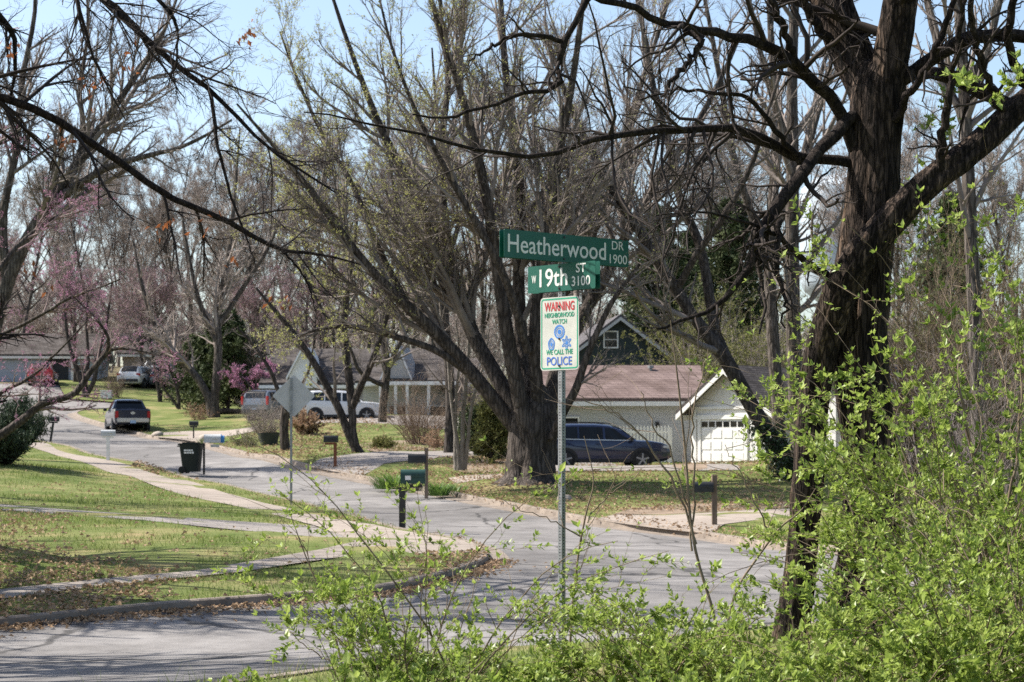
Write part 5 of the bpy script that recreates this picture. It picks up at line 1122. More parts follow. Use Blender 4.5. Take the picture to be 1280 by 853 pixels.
# ---- limbs of a large oak beyond the left edge
OB = at(-210, 27, -.1)
t6 = path_tree('oak_tree', 'oak with long arching limbs reaching in from the left edge with a few rusty leaves', OB,
    [[(-210, 790, 27, 36), (-205, 600, 27, 30), (-195, 400, 27, 28), (-180, 200, 27, 26), (-170, 0, 27, 22), (-165, -200, 27, 15), (-160, -340, 27, 6)],
     [(-182, 230, 27, 14), (-110, 128, 27.4, 11), (-50, 112, 28, 9), (0, 122, 28.4, 7.5), (50, 140, 28.8, 7), (110, 176, 29.2, 6.5), (165, 216, 29.6, 6), (220, 250, 30, 5.5), (275, 272, 30.4, 5), (320, 298, 30.8, 4.2), (352, 312, 31, 3.4), (400, 318, 31.4, 2.4), (450, 330, 31.8, 1.2)],
     [(-176, 100, 27, 14), (-80, -40, 26.6, 10), (20, -80, 26.4, 8), (90, -40, 26.4, 7), (130, 0, 26.4, 6.2), (180, 46, 26.4, 5.6), (226, 86, 26.4, 5), (262, 112, 26.4, 4.2), (300, 150, 26.4, 3.4), (350, 196, 26.4, 2.6), (420, 240, 26.4, 1.4)],
     [(262, 112, 26.4, 3.6), (272, 180, 26.2, 3), (288, 240, 26.2, 2.4), (310, 300, 26.2, 1.6), (322, 340, 26.2, .8)],
     [(-178, 140, 27, 11), (-100, 40, 28, 8), (-40, 0, 28.6, 6), (10, 30, 29, 5), (20, 80, 29.2, 3.4), (10, 130, 29.4, 2)],
     [(-80, -40, 26.6, 6), (60, -60, 25.8, 5), (170, -20, 25.4, 4), (215, 20, 25.4, 3.2), (222, 60, 25.4, 2), (210, 110, 25.4, 1)],
     [(352, 312, 31, 2.4), (380, 346, 31, 1.8), (395, 390, 31, 1)]], 309, 'bark_limb', 'twig_dark', 4, 1.45, up=-.02, rmin=.0030, t0=.14, ltwig=.85, ang=50, k=9)
rng = rngof(310); n = 90
pp = []
for cx_, cy_, m_ in ((312, 44, 14), (75, 175, 10), (120, 105, 16), (205, 282, 10), (352, 378, 8), (48, 345, 6), (160, 80, 8), (20, 60, 10), (295, 330, 5), (260, 270, 5)):
    for _ in range(m_): pp.append(P3(cx_ + rng.normal(0, 9), cy_ + rng.normal(0, 9), 27.5 + rng.normal(0, .5)))
pp = np.array(pp); m_ = MB(); m_.leaves(pp - np.array(OB), norm(rng.normal(0, 1, (len(pp), 3)) - np.array([0, 0, 1])), norm(rng.normal(0, 1, (len(pp), 3))), .11, .06); m_.build('leaves', M['oak_leaf'], t6)
# ---- redbud leaning in from the left
path_tree('redbud_tree', 'redbud with dull pink blossom leaning in from the left edge above the juniper', at(-80, 46, -.1),
    [[(-80, 610, 46, 16), (-40, 570, 46, 13), (0, 545, 46, 10), (32, 522, 46, 9), (52, 505, 46, 8.5), (80, 498, 46, 7.5), (98, 488, 46, 7), (112, 466, 46, 6.5), (130, 446, 46, 6), (142, 436, 46, 4), (172, 438, 46, 2.5), (200, 445, 46, 1)],
     [(130, 446, 46, 5), (136, 428, 45.8, 4), (130, 412, 45.6, 3.4), (112, 390, 45.4, 2.6), (90, 370, 45.2, 1.6), (70, 350, 45, 1)],
     [(-80, 600, 46, 13), (-70, 500, 46.5, 10), (-50, 420, 47, 8), (-10, 350, 47.5, 6.5), (30, 300, 48, 5), (80, 265, 48.5, 3.6), (140, 240, 49, 2)],
     [(-64, 470, 46.8, 7), (-20, 430, 46.2, 5.5), (40, 400, 45.6, 4), (90, 372, 45, 3), (150, 350, 44.6, 1.8)],
     [(-55, 430, 47, 7), (-80, 340, 47.4, 6), (-70, 260, 47.8, 5), (-30, 200, 48.2, 4), (20, 170, 48.6, 2.5)],
     [(-50, 560, 46, 7), (-10, 500, 45.6, 5), (40, 470, 45.2, 3.6), (72, 440, 45, 2.6), (110, 400, 44.8, 1.4)]], 311, 'bark_mid', 'twig_pink', 4, 1.25, 'blossom', 6500, .036, rmin=.0042, t0=.22, ltwig=.75, rs=.56)
# ---- twin trunks behind the diamond sign
path_tree('twin_tree', 'two leaning brown trunks with sprays of yellow green buds behind the diamond sign', at(447, 75, -.1),
    [[(450, 568, 75, 9), (438, 548, 75, 7.5), (424, 512, 75, 7), (408, 482, 75, 6.5), (394, 456, 75, 6), (374, 426, 75, 5), (350, 396, 75, 4), (320, 360, 75, 2)],
     [(446, 568, 75, 9), (441, 540, 75, 7), (439, 500, 75, 7), (434, 450, 75, 7), (430, 400, 75, 6), (436, 350, 75, 5), (444, 290, 75, 3.6), (450, 230, 75, 2)],
     [(440, 510, 75, 6.5), (452, 480, 74.6, 6), (464, 455, 74.2, 5.5), (476, 420, 74, 4.5), (490, 370, 73.8, 3.6), (500, 320, 73.6, 2)],
     [(432, 430, 75, 4), (404, 390, 75, 3), (380, 340, 75, 2.4), (366, 290, 75, 1.4)]], 312, 'bark_mid', 'twig', 4, .9, 'bud', 5200, .065, rmin=.0055)
path_tree('stub_tree', 'short stout broken trunk with thin side branches behind the thin sign post', at(356, 80, -.1),
    [[(357, 566, 80, 9), (355, 540, 80, 8), (356, 520, 80, 8), (358, 506, 80, 8), (359, 500, 80, 6)], [(356, 512, 80, 4.5), (348, 490, 80, 4), (336, 460, 80, 3.5), (316, 430, 80, 2.6), (296, 410, 80, 1.5)], [(358, 506, 80, 4), (372, 490, 79.6, 3), (386, 462, 79.3, 2.2), (392, 430, 79, 1.2)]], 313, 'bark_mid', 'twig', 3, .8, rmin=.0055)
path_tree('clump_tree', 'slim pale multi stemmed young tree left of the broad central trunk', at(575, 64, -.1),
    [[(574, 588, 64, 9), (573, 570, 64, 6), (568, 530, 64, 4), (563, 490, 64, 3.6), (560, 450, 64, 3), (552, 400, 64, 2.4), (548, 350, 64, 1.2)], [(577, 588, 64, 8), (578, 560, 64, 5.5), (579, 520, 64, 4.4), (582, 480, 64, 4), (586, 430, 64, 3.2), (584, 370, 64, 2.2), (588, 310, 64, 1.2)],
     [(580, 586, 64, 7), (584, 556, 64, 4), (588, 520, 64, 3.4), (594, 490, 64, 3), (606, 450, 64, 2.2), (612, 410, 64, 1.2)], [(571, 588, 64, 6), (569, 560, 64, 4), (570, 500, 64, 3), (574, 450, 64, 2.4), (570, 400, 64, 1.2)]], 314, 'bark_pale', 'twig', 4, .8, rmin=.0045, rs=.62)
path_tree('dark_tree', 'dark upright trunk behind the slim pale young tree', at(561, 73, -.1),
    [[(562, 566, 73, 11), (562, 545, 73, 9), (563, 500, 73, 8.5), (560, 440, 73, 8), (555, 380, 73, 7), (558, 310, 73, 6), (550, 230, 73, 4.5), (545, 140, 73, 3), (540, 60, 73, 1.5)], [(560, 430, 73, 6), (535, 370, 73, 5), (508, 300, 73, 4), (490, 220, 73, 2.6), (480, 150, 73, 1.4)], [(558, 330, 73, 5), (580, 260, 73, 4), (600, 180, 73, 3), (606, 100, 73, 1.5)]], 315, 'bark_mid', 'twig', 4, .8, rmin=.0055)
path_tree('dark_tree', 'dark crooked tree at the corner of the porch house', at(478, 96, -.1),
    [[(478, 528, 96, 8), (479, 505, 96, 7), (482, 480, 96, 7), (484, 450, 96, 6), (478, 420, 96, 5), (484, 370, 96, 4.4), (494, 310, 96, 3.4), (500, 250, 96, 2)], [(482, 482, 96, 4.5), (466, 476, 95.6, 4), (448, 462, 95.2, 3.4), (436, 430, 95, 2.6), (420, 390, 94.6, 1.6)], [(483, 462, 96, 4), (500, 430, 96, 3.4), (520, 390, 96, 2.6), (536, 340, 96, 1.6)]], 316, 'bark_mid', 'twig', 4, .9, rmin=.0065)
path_tree('old_tree', 'old grey tree with a leaning fork beside the dark cedar across the road', at(266, 118, -.1),
    [[(268, 522, 118, 11), (268, 500, 118, 8), (271, 470, 118, 7.5), (273, 430, 118, 7), (272, 390, 118, 6), (282, 340, 118, 5), (290, 280, 118, 4), (296, 210, 118, 2.5), (300, 160, 118, 1.2)], [(264, 520, 118, 8), (260, 496, 118, 7), (246, 472, 118, 6.5), (228, 452, 118, 6), (212, 434, 118, 5), (190, 400, 118, 4), (176, 350, 118, 3), (166, 300, 118, 1.6)], [(272, 430, 118, 5), (250, 380, 118, 4), (236, 320, 118, 3), (226, 260, 118, 1.8)], [(272, 410, 118, 5), (310, 350, 118, 4), (340, 300, 118, 3), (360, 240, 118, 1.6)]], 317, 'bark_grey', 'twig_far', 4, 1.0, rmin=.0085)
path_tree('small_tree', 'small forked bare tree right of the pickup on the far lawn', at(223, 121, -.1),
    [[(224, 512, 121, 3.4), (222, 490, 121, 3), (214, 466, 121, 2.4), (205, 440, 121, 1.8), (196, 410, 121, 1)], [(222, 510, 121, 2.6), (216, 500, 121, 2.2), (206, 488, 121, 1.8), (196, 470, 121, 1)], [(222, 486, 121, 2.4), (232, 460, 121, 1.8), (238, 430, 121, 1)]], 318, 'bark_mid', 'twig_pink', 4, 1.2, 'blossom', 700, .05, rmin=.009)
path_tree('forked_tree', 'stout low forked tree on the bank left of the white utility box', at(107, 138, -.1),
    [[(107, 504, 138, 7), (106, 490, 138, 5.5), (100, 474, 138, 4.5), (92, 450, 138, 3.8), (84, 420, 138, 3), (80, 380, 138, 2)], [(108, 494, 138, 5), (118, 474, 138, 4), (124, 440, 138, 3.4), (134, 400, 138, 2.6), (140, 350, 138, 1.4)], [(106, 488, 138, 4), (110, 450, 138, 3), (108, 400, 138, 2.4), (112, 350, 138, 1.4)]], 319, 'bark_mid', 'twig_pink', 4, 1.1, 'blossom', 1600, .055, rmin=.010)
path_tree('redbud_tree', 'small redbud in full pink blossom beside the grey van', at(318, 116, -.1),
    [[(322, 516, 116, 2.6), (320, 500, 116, 2.2), (312, 482, 116, 1.8), (300, 470, 116, 1.2)], [(323, 514, 116, 2.2), (326, 494, 116, 1.8), (332, 474, 116, 1.4), (340, 458, 116, 1)], [(321, 506, 116, 2), (310, 490, 116, 1.6), (294, 476, 116, 1), (282, 470, 116, .8)], [(321, 498, 116, 2), (320, 478, 116, 1.6), (326, 456, 116, 1)]], 320, 'bark_mid', 'twig_pink', 4, 1.3, 'blossom', 2600, .10, rmin=.007)
# ---- background trees: three kinds, copied
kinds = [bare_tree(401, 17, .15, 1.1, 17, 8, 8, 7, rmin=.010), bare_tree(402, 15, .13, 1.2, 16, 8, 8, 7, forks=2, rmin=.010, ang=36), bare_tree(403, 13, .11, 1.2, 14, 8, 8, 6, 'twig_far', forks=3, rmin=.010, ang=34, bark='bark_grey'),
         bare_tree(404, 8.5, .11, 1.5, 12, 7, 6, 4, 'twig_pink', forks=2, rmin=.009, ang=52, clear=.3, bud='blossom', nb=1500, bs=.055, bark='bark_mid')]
BT = [  # column, distance, kind, scale, label
    (25, 168, 0, 1.25, 'tall bare tree behind the left end of the hillside house'), (88, 178, 1, 1.3, 'bare forked tree rising behind the red car'), (120, 170, 0, 1.15, 'bare tall tree behind the low forked tree on the bank'), (165, 186, 2, 1.4, 'bare bushy tree behind the far white car'),
    (205, 164, 1, 1.25, 'bare forked tree above the grey blue car'), (245, 156, 0, 1.2, 'bare tall tree behind the dark cedar'), (290, 150, 2, 1.35, 'bare many stemmed tree just right of the dark cedar'), (335, 146, 0, 1.2, 'bare tall tree behind the grey van'),
    (370, 160, 1, 1.35, 'bare forked tree behind the steep white gable'), (415, 150, 2, 1.45, 'bare many stemmed tree behind the grey house roof'), (455, 142, 0, 1.25, 'bare tall tree behind the right half of the grey house'), (505, 150, 1, 1.4, 'bare forked tree behind the narrow porch gable'),
    (550, 136, 2, 1.4, 'bare many stemmed tree right of the porch house'), (600, 146, 0, 1.3, 'bare tall tree behind the broad central tree, left of its trunk'), (650, 132, 1, 1.35, 'bare forked tree straight behind the broad central trunk'), (705, 142, 2, 1.5, 'bare many stemmed tree behind the street sign post'),
    (750, 138, 0, 1.25, 'bare tall tree behind the dark green house'), (905, 130, 1, 1.35, 'bare forked tree behind the olive thicket'), (960, 142, 0, 1.3, 'bare tall tree behind the garage roof'), (1140, 112, 2, 1.35, 'bare many stemmed tree behind the large dark trunk, on its right'), (1200, 104, 0, 1.1, 'bare tall tree behind the half hidden white house'), (1265, 110, 1, 1.3, 'bare forked tree at the far right behind the shrubs'),
    (-60, 150, 1, 1.3, 'bare forked tree just beyond the left edge'), (-20, 110, 0, 1.15, 'nearer bare tall tree at the left edge behind the redbud'), (178, 150, 3, 1.1, 'pinkish budding tree between the pickup and the hillside house'), (95, 152, 3, 1.1, 'pinkish budding tree just right of the red car'), (-10, 98, 3, 1.25, 'pinkish budding tree at the left edge above the juniper'), (200, 136, 3, 1.15, 'pinkish budding tree right of the pickup roof'), (395, 132, 3, 1.2, 'reddish budding tree behind the white car'), (318, 134, 3, 1.1, 'reddish budding tree behind the small pink redbud')]
proto = {}
for (px, Y, kd, sc, lab) in BT:
    rr_ = random.Random(px * 7 + int(Y)); loc = at(px, Y, -.1); rz = rr_.uniform(0, 6.28)
    nm = ('bare_tree', 'forked_bare_tree', 'bushy_bare_tree', 'budding_tree')[kd]; gp = 'bare trees on the far rise'
    if kd not in proto: proto[kd] = make_tree(kinds[kd], nm, lab, loc, rz, sc, gp)
    else:
        c = copy_tree(proto[kd]); c.location = loc; c.rotation_euler = (0, 0, rz); c.scale = (sc, sc, sc); c['label'] = lab

path_tree('grey_tree', 'tall grey tree with forking upright limbs rising behind the redbud at the left edge', at(-30, 74, -.1),
    [[(-30, 560, 74, 15), (-16, 450, 74, 13), (10, 350, 74, 12), (40, 290, 74, 11), (66, 248, 74, 9.5), (92, 212, 74, 8), (118, 172, 74, 7), (146, 130, 74, 6), (172, 92, 74, 4.6), (205, 40, 74, 3.4), (230, -30, 74, 2)],
     [(60, 258, 74, 8), (96, 234, 73.6, 7), (130, 212, 73.2, 6), (180, 196, 72.8, 4.5), (232, 182, 72.4, 3.2), (290, 150, 72, 1.8)], [(92, 214, 74, 6), (104, 170, 74.4, 5), (100, 110, 74.8, 4), (110, 40, 75, 3), (106, -40, 75.2, 1.6)], [(8, 352, 74, 8), (4, 270, 74, 7), (20, 190, 74, 6), (28, 100, 74, 5), (44, 10, 74, 3.6), (40, -80, 74, 2)], [(-20, 470, 74, 8), (-40, 350, 74, 7), (-30, 220, 74, 6), (-46, 100, 74, 4.4), (-30, -20, 74, 3)]], 322, 'bark_grey', 'twig', 4, 1.15, rmin=.0052)
# trees just beyond the left edge, whose shadows streak the road and lawn
for (x, y, kd, sc, lab) in [(-15.5, 34, 0, .95, 'bare tree just beyond the left edge by the upper lawn'), (-14.0, 20.5, 1, .85, 'bare forked tree beyond the left edge beside the near road'), (-21, 25, 0, .9, 'bare tree farther beyond the left edge behind the oak'), (-20, 45, 1, 1.0, 'bare forked tree beyond the left edge behind the juniper'), (-14.5, 15.5, 2, .9, 'bare bushy tree beyond the left edge on the near verge'), (-27, 60, 0, 1.0, 'bare tree beyond the left edge beside the sidewalk'), (-12.5, 18.8, 0, .8, 'bare tree beyond the left edge over the near road'), (-9.6, 20.6, 1, .72, 'bare forked tree beyond the left edge leaning over the near road'), (-11.5, 25.0, 2, .8, 'bare bushy tree beyond the left edge at the kerb'), (-9.8, 22.6, 0, .68, 'smaller bare tree beyond the left edge at the near kerb'), (-10.4, 31.0, 0, .95, 'smaller bare forked tree beyond the left edge beside the walk')]:
    kd = 's%d' % kd
    if kd not in proto: proto[kd] = c = make_tree(bare_tree({'s0': 411, 's1': 412, 's2': 413}[kd], 16, .26, 1.1, 14, 6, 4, 3, rmin=.009, forks={'s0': 1, 's1': 2, 's2': 3}[kd], twig='twig'), 'bare_tree', lab, (0, 0, 0))
    else: c = copy_tree(proto[kd])
    c.location = (x, y, g1(x, y) - .1); c.rotation_euler = (0, 0, x * 3.1); c.scale = (sc, sc, sc); c['label'] = lab; c['group'] = 'bare trees beyond the left edge'
make_tree(bare_tree(415, 10.5, .36, .7, 9, 5, 4, 3, rmin=.008, clear=.6, lean=(0, -.62), twig='twig', bark='bark_mid'), 'leaning_bare_tree', 'thick leaning bare tree beyond the left edge whose trunk shades the left lawn', (-9.9, 34.6, g1(-9.9, 34.6) - .1))
# the wood that closes the view
rng = rngof(450); wm = MB(); tm = MB(); light = []
for sd_ in (451, 452, 453):
    a_, b_, *_r = bare_tree(sd_, 17, .17, 1.2, 15, 8, 6, 3, rmin=.022, forks=1); light.append((np.concatenate(a_.V), np.concatenate(a_.Q), np.concatenate(b_.V), np.concatenate(b_.Q)))
    
def far_wood(n, y0, y1, u0, u1, hs):
    for i in range(n):
        Y = rng.uniform(y0, y1); X = (u0 + (u1 - u0) * (i + rng.uniform(0, 1)) / n) * Y; s_ = rng.uniform(.75, 1.15) * hs; az = rng.uniform(0, 6.28); m3 = np.array(Matrix.Rotation(az, 3, 'Z')) * s_; o = np.array([X, Y, g1(X, min(Y, 300)) - .2]); av, aq, bv, bq = light[i % 3]
        wm.add(av @ m3.T + o, aq); wm.add(bv @ m3.T + o, bq)
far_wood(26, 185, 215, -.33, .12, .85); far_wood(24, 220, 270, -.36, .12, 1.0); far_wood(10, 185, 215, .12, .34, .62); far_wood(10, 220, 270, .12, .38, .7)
sh_ = []
for sd_ in (461, 462):
    a_, b_, *_r = bare_tree(sd_, 6.5, .06, 1.7, 9, 6, 4, 3, rmin=.022, forks=3, clear=.03, ang=42); sh_.append((np.concatenate(a_.V), np.concatenate(a_.Q), np.concatenate(b_.V), np.concatenate(b_.Q)))
light = sh_ + sh_[:1]
far_wood(60, 176, 200, -.33, .32, 1.0); far_wood(50, 225, 260, -.35, .33, 1.4); far_wood(16, 122, 150, .0, .30, .9)
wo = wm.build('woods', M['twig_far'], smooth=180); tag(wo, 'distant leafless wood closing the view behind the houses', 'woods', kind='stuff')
# ------------------------------------------------------------------ evergreens, shrubs, ground plants
def conifer(name, label, loc, H, Rb, seed, m, n=5200, L=.30, W=.10, taper=.9, bare=.06, group=None, top_r=.06, droop=-.05):
    rng = rngof(seed); t = thing(name, label, 'tree', loc, 0, group)
    z = np.linspace(-.2, H * .97, 12); P = np.c_[rng.normal(0, .04, 12).cumsum() * .5, rng.normal(0, .04, 12).cumsum() * .5, z][None]; Rr = np.linspace(H * .022, .015, 12)[None]
    a = MB(); a.tubes(P, Rr, 7); a.build('trunk', M['bark_mid'], t, smooth=180)
    nb = int(70 + H * 12); tt = rng.uniform(bare, 1, nb) ** .9; az = rng.uniform(0, 6.283, nb)
    prof = Rb * np.clip((1 - tt) ** taper, 0, 1) * rng.uniform(.65, 1.2, nb) + top_r * H * .4
    st = np.stack([np.interp(tt, np.linspace(0, 1, 12), P[0, :, i]) for i in range(3)], 1); d = np.stack([np.cos(az), np.sin(az), .35 + .5 * tt + rng.normal(0, .15, nb)], 1)
    B = np.empty((nb, 6, 3)); B[:, 0] = st
    for j in range(1, 6):
        d = norm(d + rng.normal(0, .12, (nb, 3)) + np.array([0, 0, droop])); B[:, j] = B[:, j - 1] + d * (prof / 5)[:, None]
    BR = np.linspace(.03, .008, 6)[None] * np.ones((nb, 1)); c = MB(); c.tubes(B, BR, 3)
    C, CR = spawn(rng, B, BR, 9, .2, 1, (45, 15), .42, .6, 4, .15, .06, .2, 1.3, .4)
    c.tubes(C, CR, 3); c.build('branches', M['twig_dark'], t)
    p, dd, nr = buds(rng, np.concatenate([C, B[:, 2:]]), n, L * .55, up=.5, frac=(.1, 1)); f = MB(); f.leaves(p, dd, nr, L * rng.uniform(.5, 1.3, n), W * rng.uniform(.7, 1.3, n), .1)
    f.build('crown', M[m], t); return t
conifer('cedar_tree', 'dark green cedar behind the dark green house', at(822, 114, -.1), 13.0, 3.6, 501, 'cedar', 26000, .34, .11, .75)
conifer('cedar_tree', 'second dark cedar rising left of the garage roof behind the cedar', at(862, 122, -.1), 12.2, 3.4, 502, 'cedar', 20000, .34, .11, .8)
conifer('pine_tree', 'rounded olive evergreen with dark top behind the small garage', at(915, 118, -.1), 14.0, 3.8, 503, 'cedar', 22000, .34, .11, .55)
conifer('cedar_tree', 'dark bushy cedar across the road beside the old grey tree', at(285, 124, -.1), 6.2, 3.0, 504, 'cedar', 18000, .30, .10, .6)
conifer('cedar_tree', 'lower dark cedar just left of the old grey tree', at(246, 126, -.1), 4.8, 2.2, 505, 'cedar', 10000, .28, .10, .6)
conifer('cedar_tree', 'dark evergreen behind the shrubs at the right edge', at(1190, 92, -.1), 12.5, 3.6, 506, 'cedar', 14000, .34, .11, .7)
conifer('evergreen_shrub', 'yellow green evergreen shrub left of the central trunk', at(612, 70, -.05), 2.3, 1.0, 507, 'olive', 7000, .16, .05, .5)['category'] = 'shrub'
conifer('evergreen_shrub', 'dark low evergreen shrub behind the slim pale tree', at(598, 78, -.05), 1.7, 1.5, 508, 'cedar', 7000, .16, .05, .4)['category'] = 'shrub'

def brush(name, label, loc, H, sp, seed, n=70, twig='twig_tan', k2=7, k3=6, leaf=None, nl=0, ls=.05, group=None, lw=.6, k4=0, up=.06):
    """a many stemmed shrub, bare or leafy"""
    rng = rngof(seed); t = thing(name, label, 'shrub', loc, 0, group)
    az = rng.uniform(0, 6.283, n); rr = rng.uniform(0, .22 * sp, n); P = np.empty((n, 8, 3)); P[:, 0] = np.stack([np.cos(az) * rr, np.sin(az) * rr, np.full(n, -.08)], 1)
    az2 = az + rng.normal(0, .5, n); tilt = rng.uniform(.05, .85, n) * sp / max(H, .3) * 1.1; d = norm(np.stack([np.cos(az2) * tilt, np.sin(az2) * tilt, np.ones(n)], 1)); L = H * rng.uniform(.65, 1.15, n)
    for j in range(1, 8):
        d = norm(d + rng.normal(0, .09, (n, 3)) + np.stack([np.cos(az2) * .05 * tilt, np.sin(az2) * .05 * tilt, -.05 * tilt], 1)); P[:, j] = P[:, j - 1] + d * (L / 7)[:, None]
    r0 = np.maximum(.0055 * H * rng.uniform(.5, 1.2, n), .004)[:, None] * np.linspace(1, .3, 8)[None]
    A1, B1 = spawn(rng, P, r0, k2, .15, 1, (38, 12), .42, .6, 5, .14, up, .15, 1.6, .35, rmin=.0025); A2, B2 = spawn(rng, A1, B1, k3, .1, 1, (42, 14), .5, .6, 4, .16, up, .08, .8, .4, rmin=.002)
    a = MB(); a.tubes(P, r0, 5); a.tubes(A1, B1, 4); a.tubes(A2, B2, 3); pools = [A1, A2]
    if k4: A3, B3 = spawn(rng, A2, B2, k4, .1, 1, (42, 14), .5, .6, 4, .16, up, .06, .4, .4, rmin=.0018); a.tubes(A3, B3, 3); pools.append(A3)
    a.build('stems', M[twig], t, smooth=180)
    if leaf:
        f = MB()
        for P_, share in zip(pools[-2:], (.3, .7)):
            m = int(nl * share); p, dd, nr = buds(rng, P_, m, ls * .25, up=.25, frac=(.15, 1)); f.leaves(p, dd, norm(nr + np.array([0, 0, .7])), ls * rng.uniform(.5, 1.3, m), ls * lw * rng.uniform(.7, 1.2, m), .18)
        f.build('leaves', M[leaf], t)
    return t
brush('bare_shrub', 'dense dark brush thicket right of the large dark trunk', at(1170, 58, -.1), 7.0, 3.6, 542, 70, 'stem', 9, 8, 'olive', 3000, .09, k4=3)
brush('bare_shrub', 'dense dark brush thicket at the far right edge', at(1275, 60, -.1), 7.6, 4.0, 543, 70, 'stem', 9, 8, 'olive', 2500, .09, k4=3)
# juniper on the left lawn
rng = rngof(520); jb = at(2, 59, -.05); jt = thing('juniper_bush', 'dark spreading juniper bush at the left edge of the lawn', 'shrub', jb)
n = 120; az = rng.uniform(0, 6.283, n); P = np.empty((n, 7, 3)); P[:, 0] = np.stack([np.cos(az) * .2, np.sin(az) * .2, np.zeros(n)], 1); d = norm(np.stack([np.cos(az), np.sin(az), rng.uniform(.25, 2.2, n)], 1)); L = rng.uniform(1.3, 2.2, n)
for j in range(1, 7): d = norm(d + rng.normal(0, .1, (n, 3)) + np.array([0, 0, .06])); P[:, j] = P[:, j - 1] + d * (L / 6)[:, None]
rr = np.linspace(.03, .008, 7)[None] * np.ones((n, 1)); A1, B1 = spawn(rng, P, rr, 11, .2, 1, (35, 12), .35, .5, 5, .1, .12, .25, .8, .4); mb = MB(); mb.tubes(P, rr, 4); mb.tubes(A1, B1, 3); mb.build('branches', M['twig_dark'], jt)
p, dd, nr = buds(rng, A1, 30000, .06, up=.7, frac=(.05, 1)); mb = MB(); mb.leaves(p, dd, nr, .15 * rng.uniform(.5, 1.3, len(p)), .03, .1); mb.build('foliage', M['juniper'], jt)
# bare and dry shrubs
brush('bare_shrub', 'broad pale tan bare shrub before the porch house', at(524, 86, -.05), 2.9, 2.5, 521, 90, 'twig_tan', 7, 6, k4=3)
brush('bare_shrub', 'grey twiggy shrub growing behind the planter tub', at(330, 90, -.05), 2.1, 1.3, 522, 60, 'twig_far', 8, 6, k4=3)
brush('hydrangea', 'clump of dry tan flower heads before the white car', at(382, 96, -.05), 1.25, 1.1, 523, 50, 'twig_tan', 5, 4, 'dry', 3600, .10, lw=.9)
brush('low_shrub', 'small dry grey shrub left of the stub tree', at(300, 86, -.05), .75, .5, 524, 40, 'twig_far', 5, 4, 'olive', 900, .05)
brush('low_shrub', 'small dry shrub right of its twin by the planter', at(312, 84, -.05), .7, .55, 525, 40, 'twig_far', 5, 4, 'olive', 900, .05)
brush('low_shrub', 'low green mound on the lawn right of the twin trunks', at(478, 79, -.05), .55, .9, 526, 60, 'twig_tan', 5, 4, 'olive', 4200, .07)
brush('low_shrub', 'dark brown low shrub under the pale tan shrub', at(548, 82, -.05), .9, 1.0, 527, 60, 'twig_tan', 5, 4, 'dry', 1300, .07)
brush('low_shrub', 'dull low shrub at the foot of the old grey tree', at(248, 116, -.05), 1.0, 1.2, 528, 50, 'twig_tan', 5, 4, 'dry', 1200, .08)
brush('bare_shrub', 'reddish dry shrub on the bank left of the far white car', at(146, 139, -.05), 2.0, 1.6, 529, 60, 'twig_tan', 6, 5, k4=2)
brush('bare_shrub', 'grey leafless brush at the far right behind the white house', at(1240, 78, -.05), 5.5, 3.6, 530, 60, 'twig_far', 8, 7, k4=3)
brush('bare_shrub', 'tall brown leafless brush just right of the large dark trunk', at(1160, 30, -.05), 3.2, 1.5, 531, 26, 'twig', 7, 6, k4=3)
brush('bare_shrub', 'tall brown leafless brush at the right edge behind the honeysuckle', at(1235, 27, -.05), 3.6, 1.7, 532, 30, 'twig', 7, 6, k4=3)
brush('olive_thicket', 'tall olive green budding thicket behind the small garage', at(905, 97, -.1), 7.4, 3.4, 533, 60, 'twig_far', 8, 6, 'olive', 16000, .13, k4=3)
brush('olive_thicket', 'olive green budding thicket between the cedar and the garage', at(852, 101, -.1), 6.0, 2.8, 534, 50, 'twig_far', 8, 6, 'olive', 9000, .13, k4=3)
brush('olive_thicket', 'olive green budding thicket right of the garage roof', at(965, 92, -.1), 6.4, 3.0, 535, 60, 'twig_far', 8, 6, 'olive', 10000, .13, k4=3)
brush('olive_thicket', 'dull olive budding thicket behind the white house on the right', at(1130, 76, -.1), 6.0, 3.2, 536, 60, 'twig_far', 8, 6, 'olive', 7000, .11, k4=3)
brush('bare_shrub', 'thicket of grey brush beyond the side street', at(215, 150, -.1), 5.0, 5.0, 537, 60, 'twig_far', 8, 7, k4=3)
brush('bare_shrub', 'thicket of grey brush between the hillside house and the road bend', at(112, 160, -.1), 4.6, 4.5, 538, 60, 'twig_far', 8, 7, k4=3)
brush('bare_shrub', 'thicket of grey brush right of the porch house', at(585, 112, -.1), 4.6, 3.6, 539, 60, 'twig_far', 8, 7, k4=3)
brush('bare_shrub', 'thicket of grey brush left of the steep white gable', at(352, 124, -.1), 4.2, 3.2, 540, 60, 'twig_pink', 8, 7, k4=3)
brush('bare_shrub', 'brown brush filling the gap left of the white ranch house', at(640, 92, -.1), 3.2, 2.6, 541, 60, 'twig_far', 8, 7, 'olive', 3500, .1, k4=2)
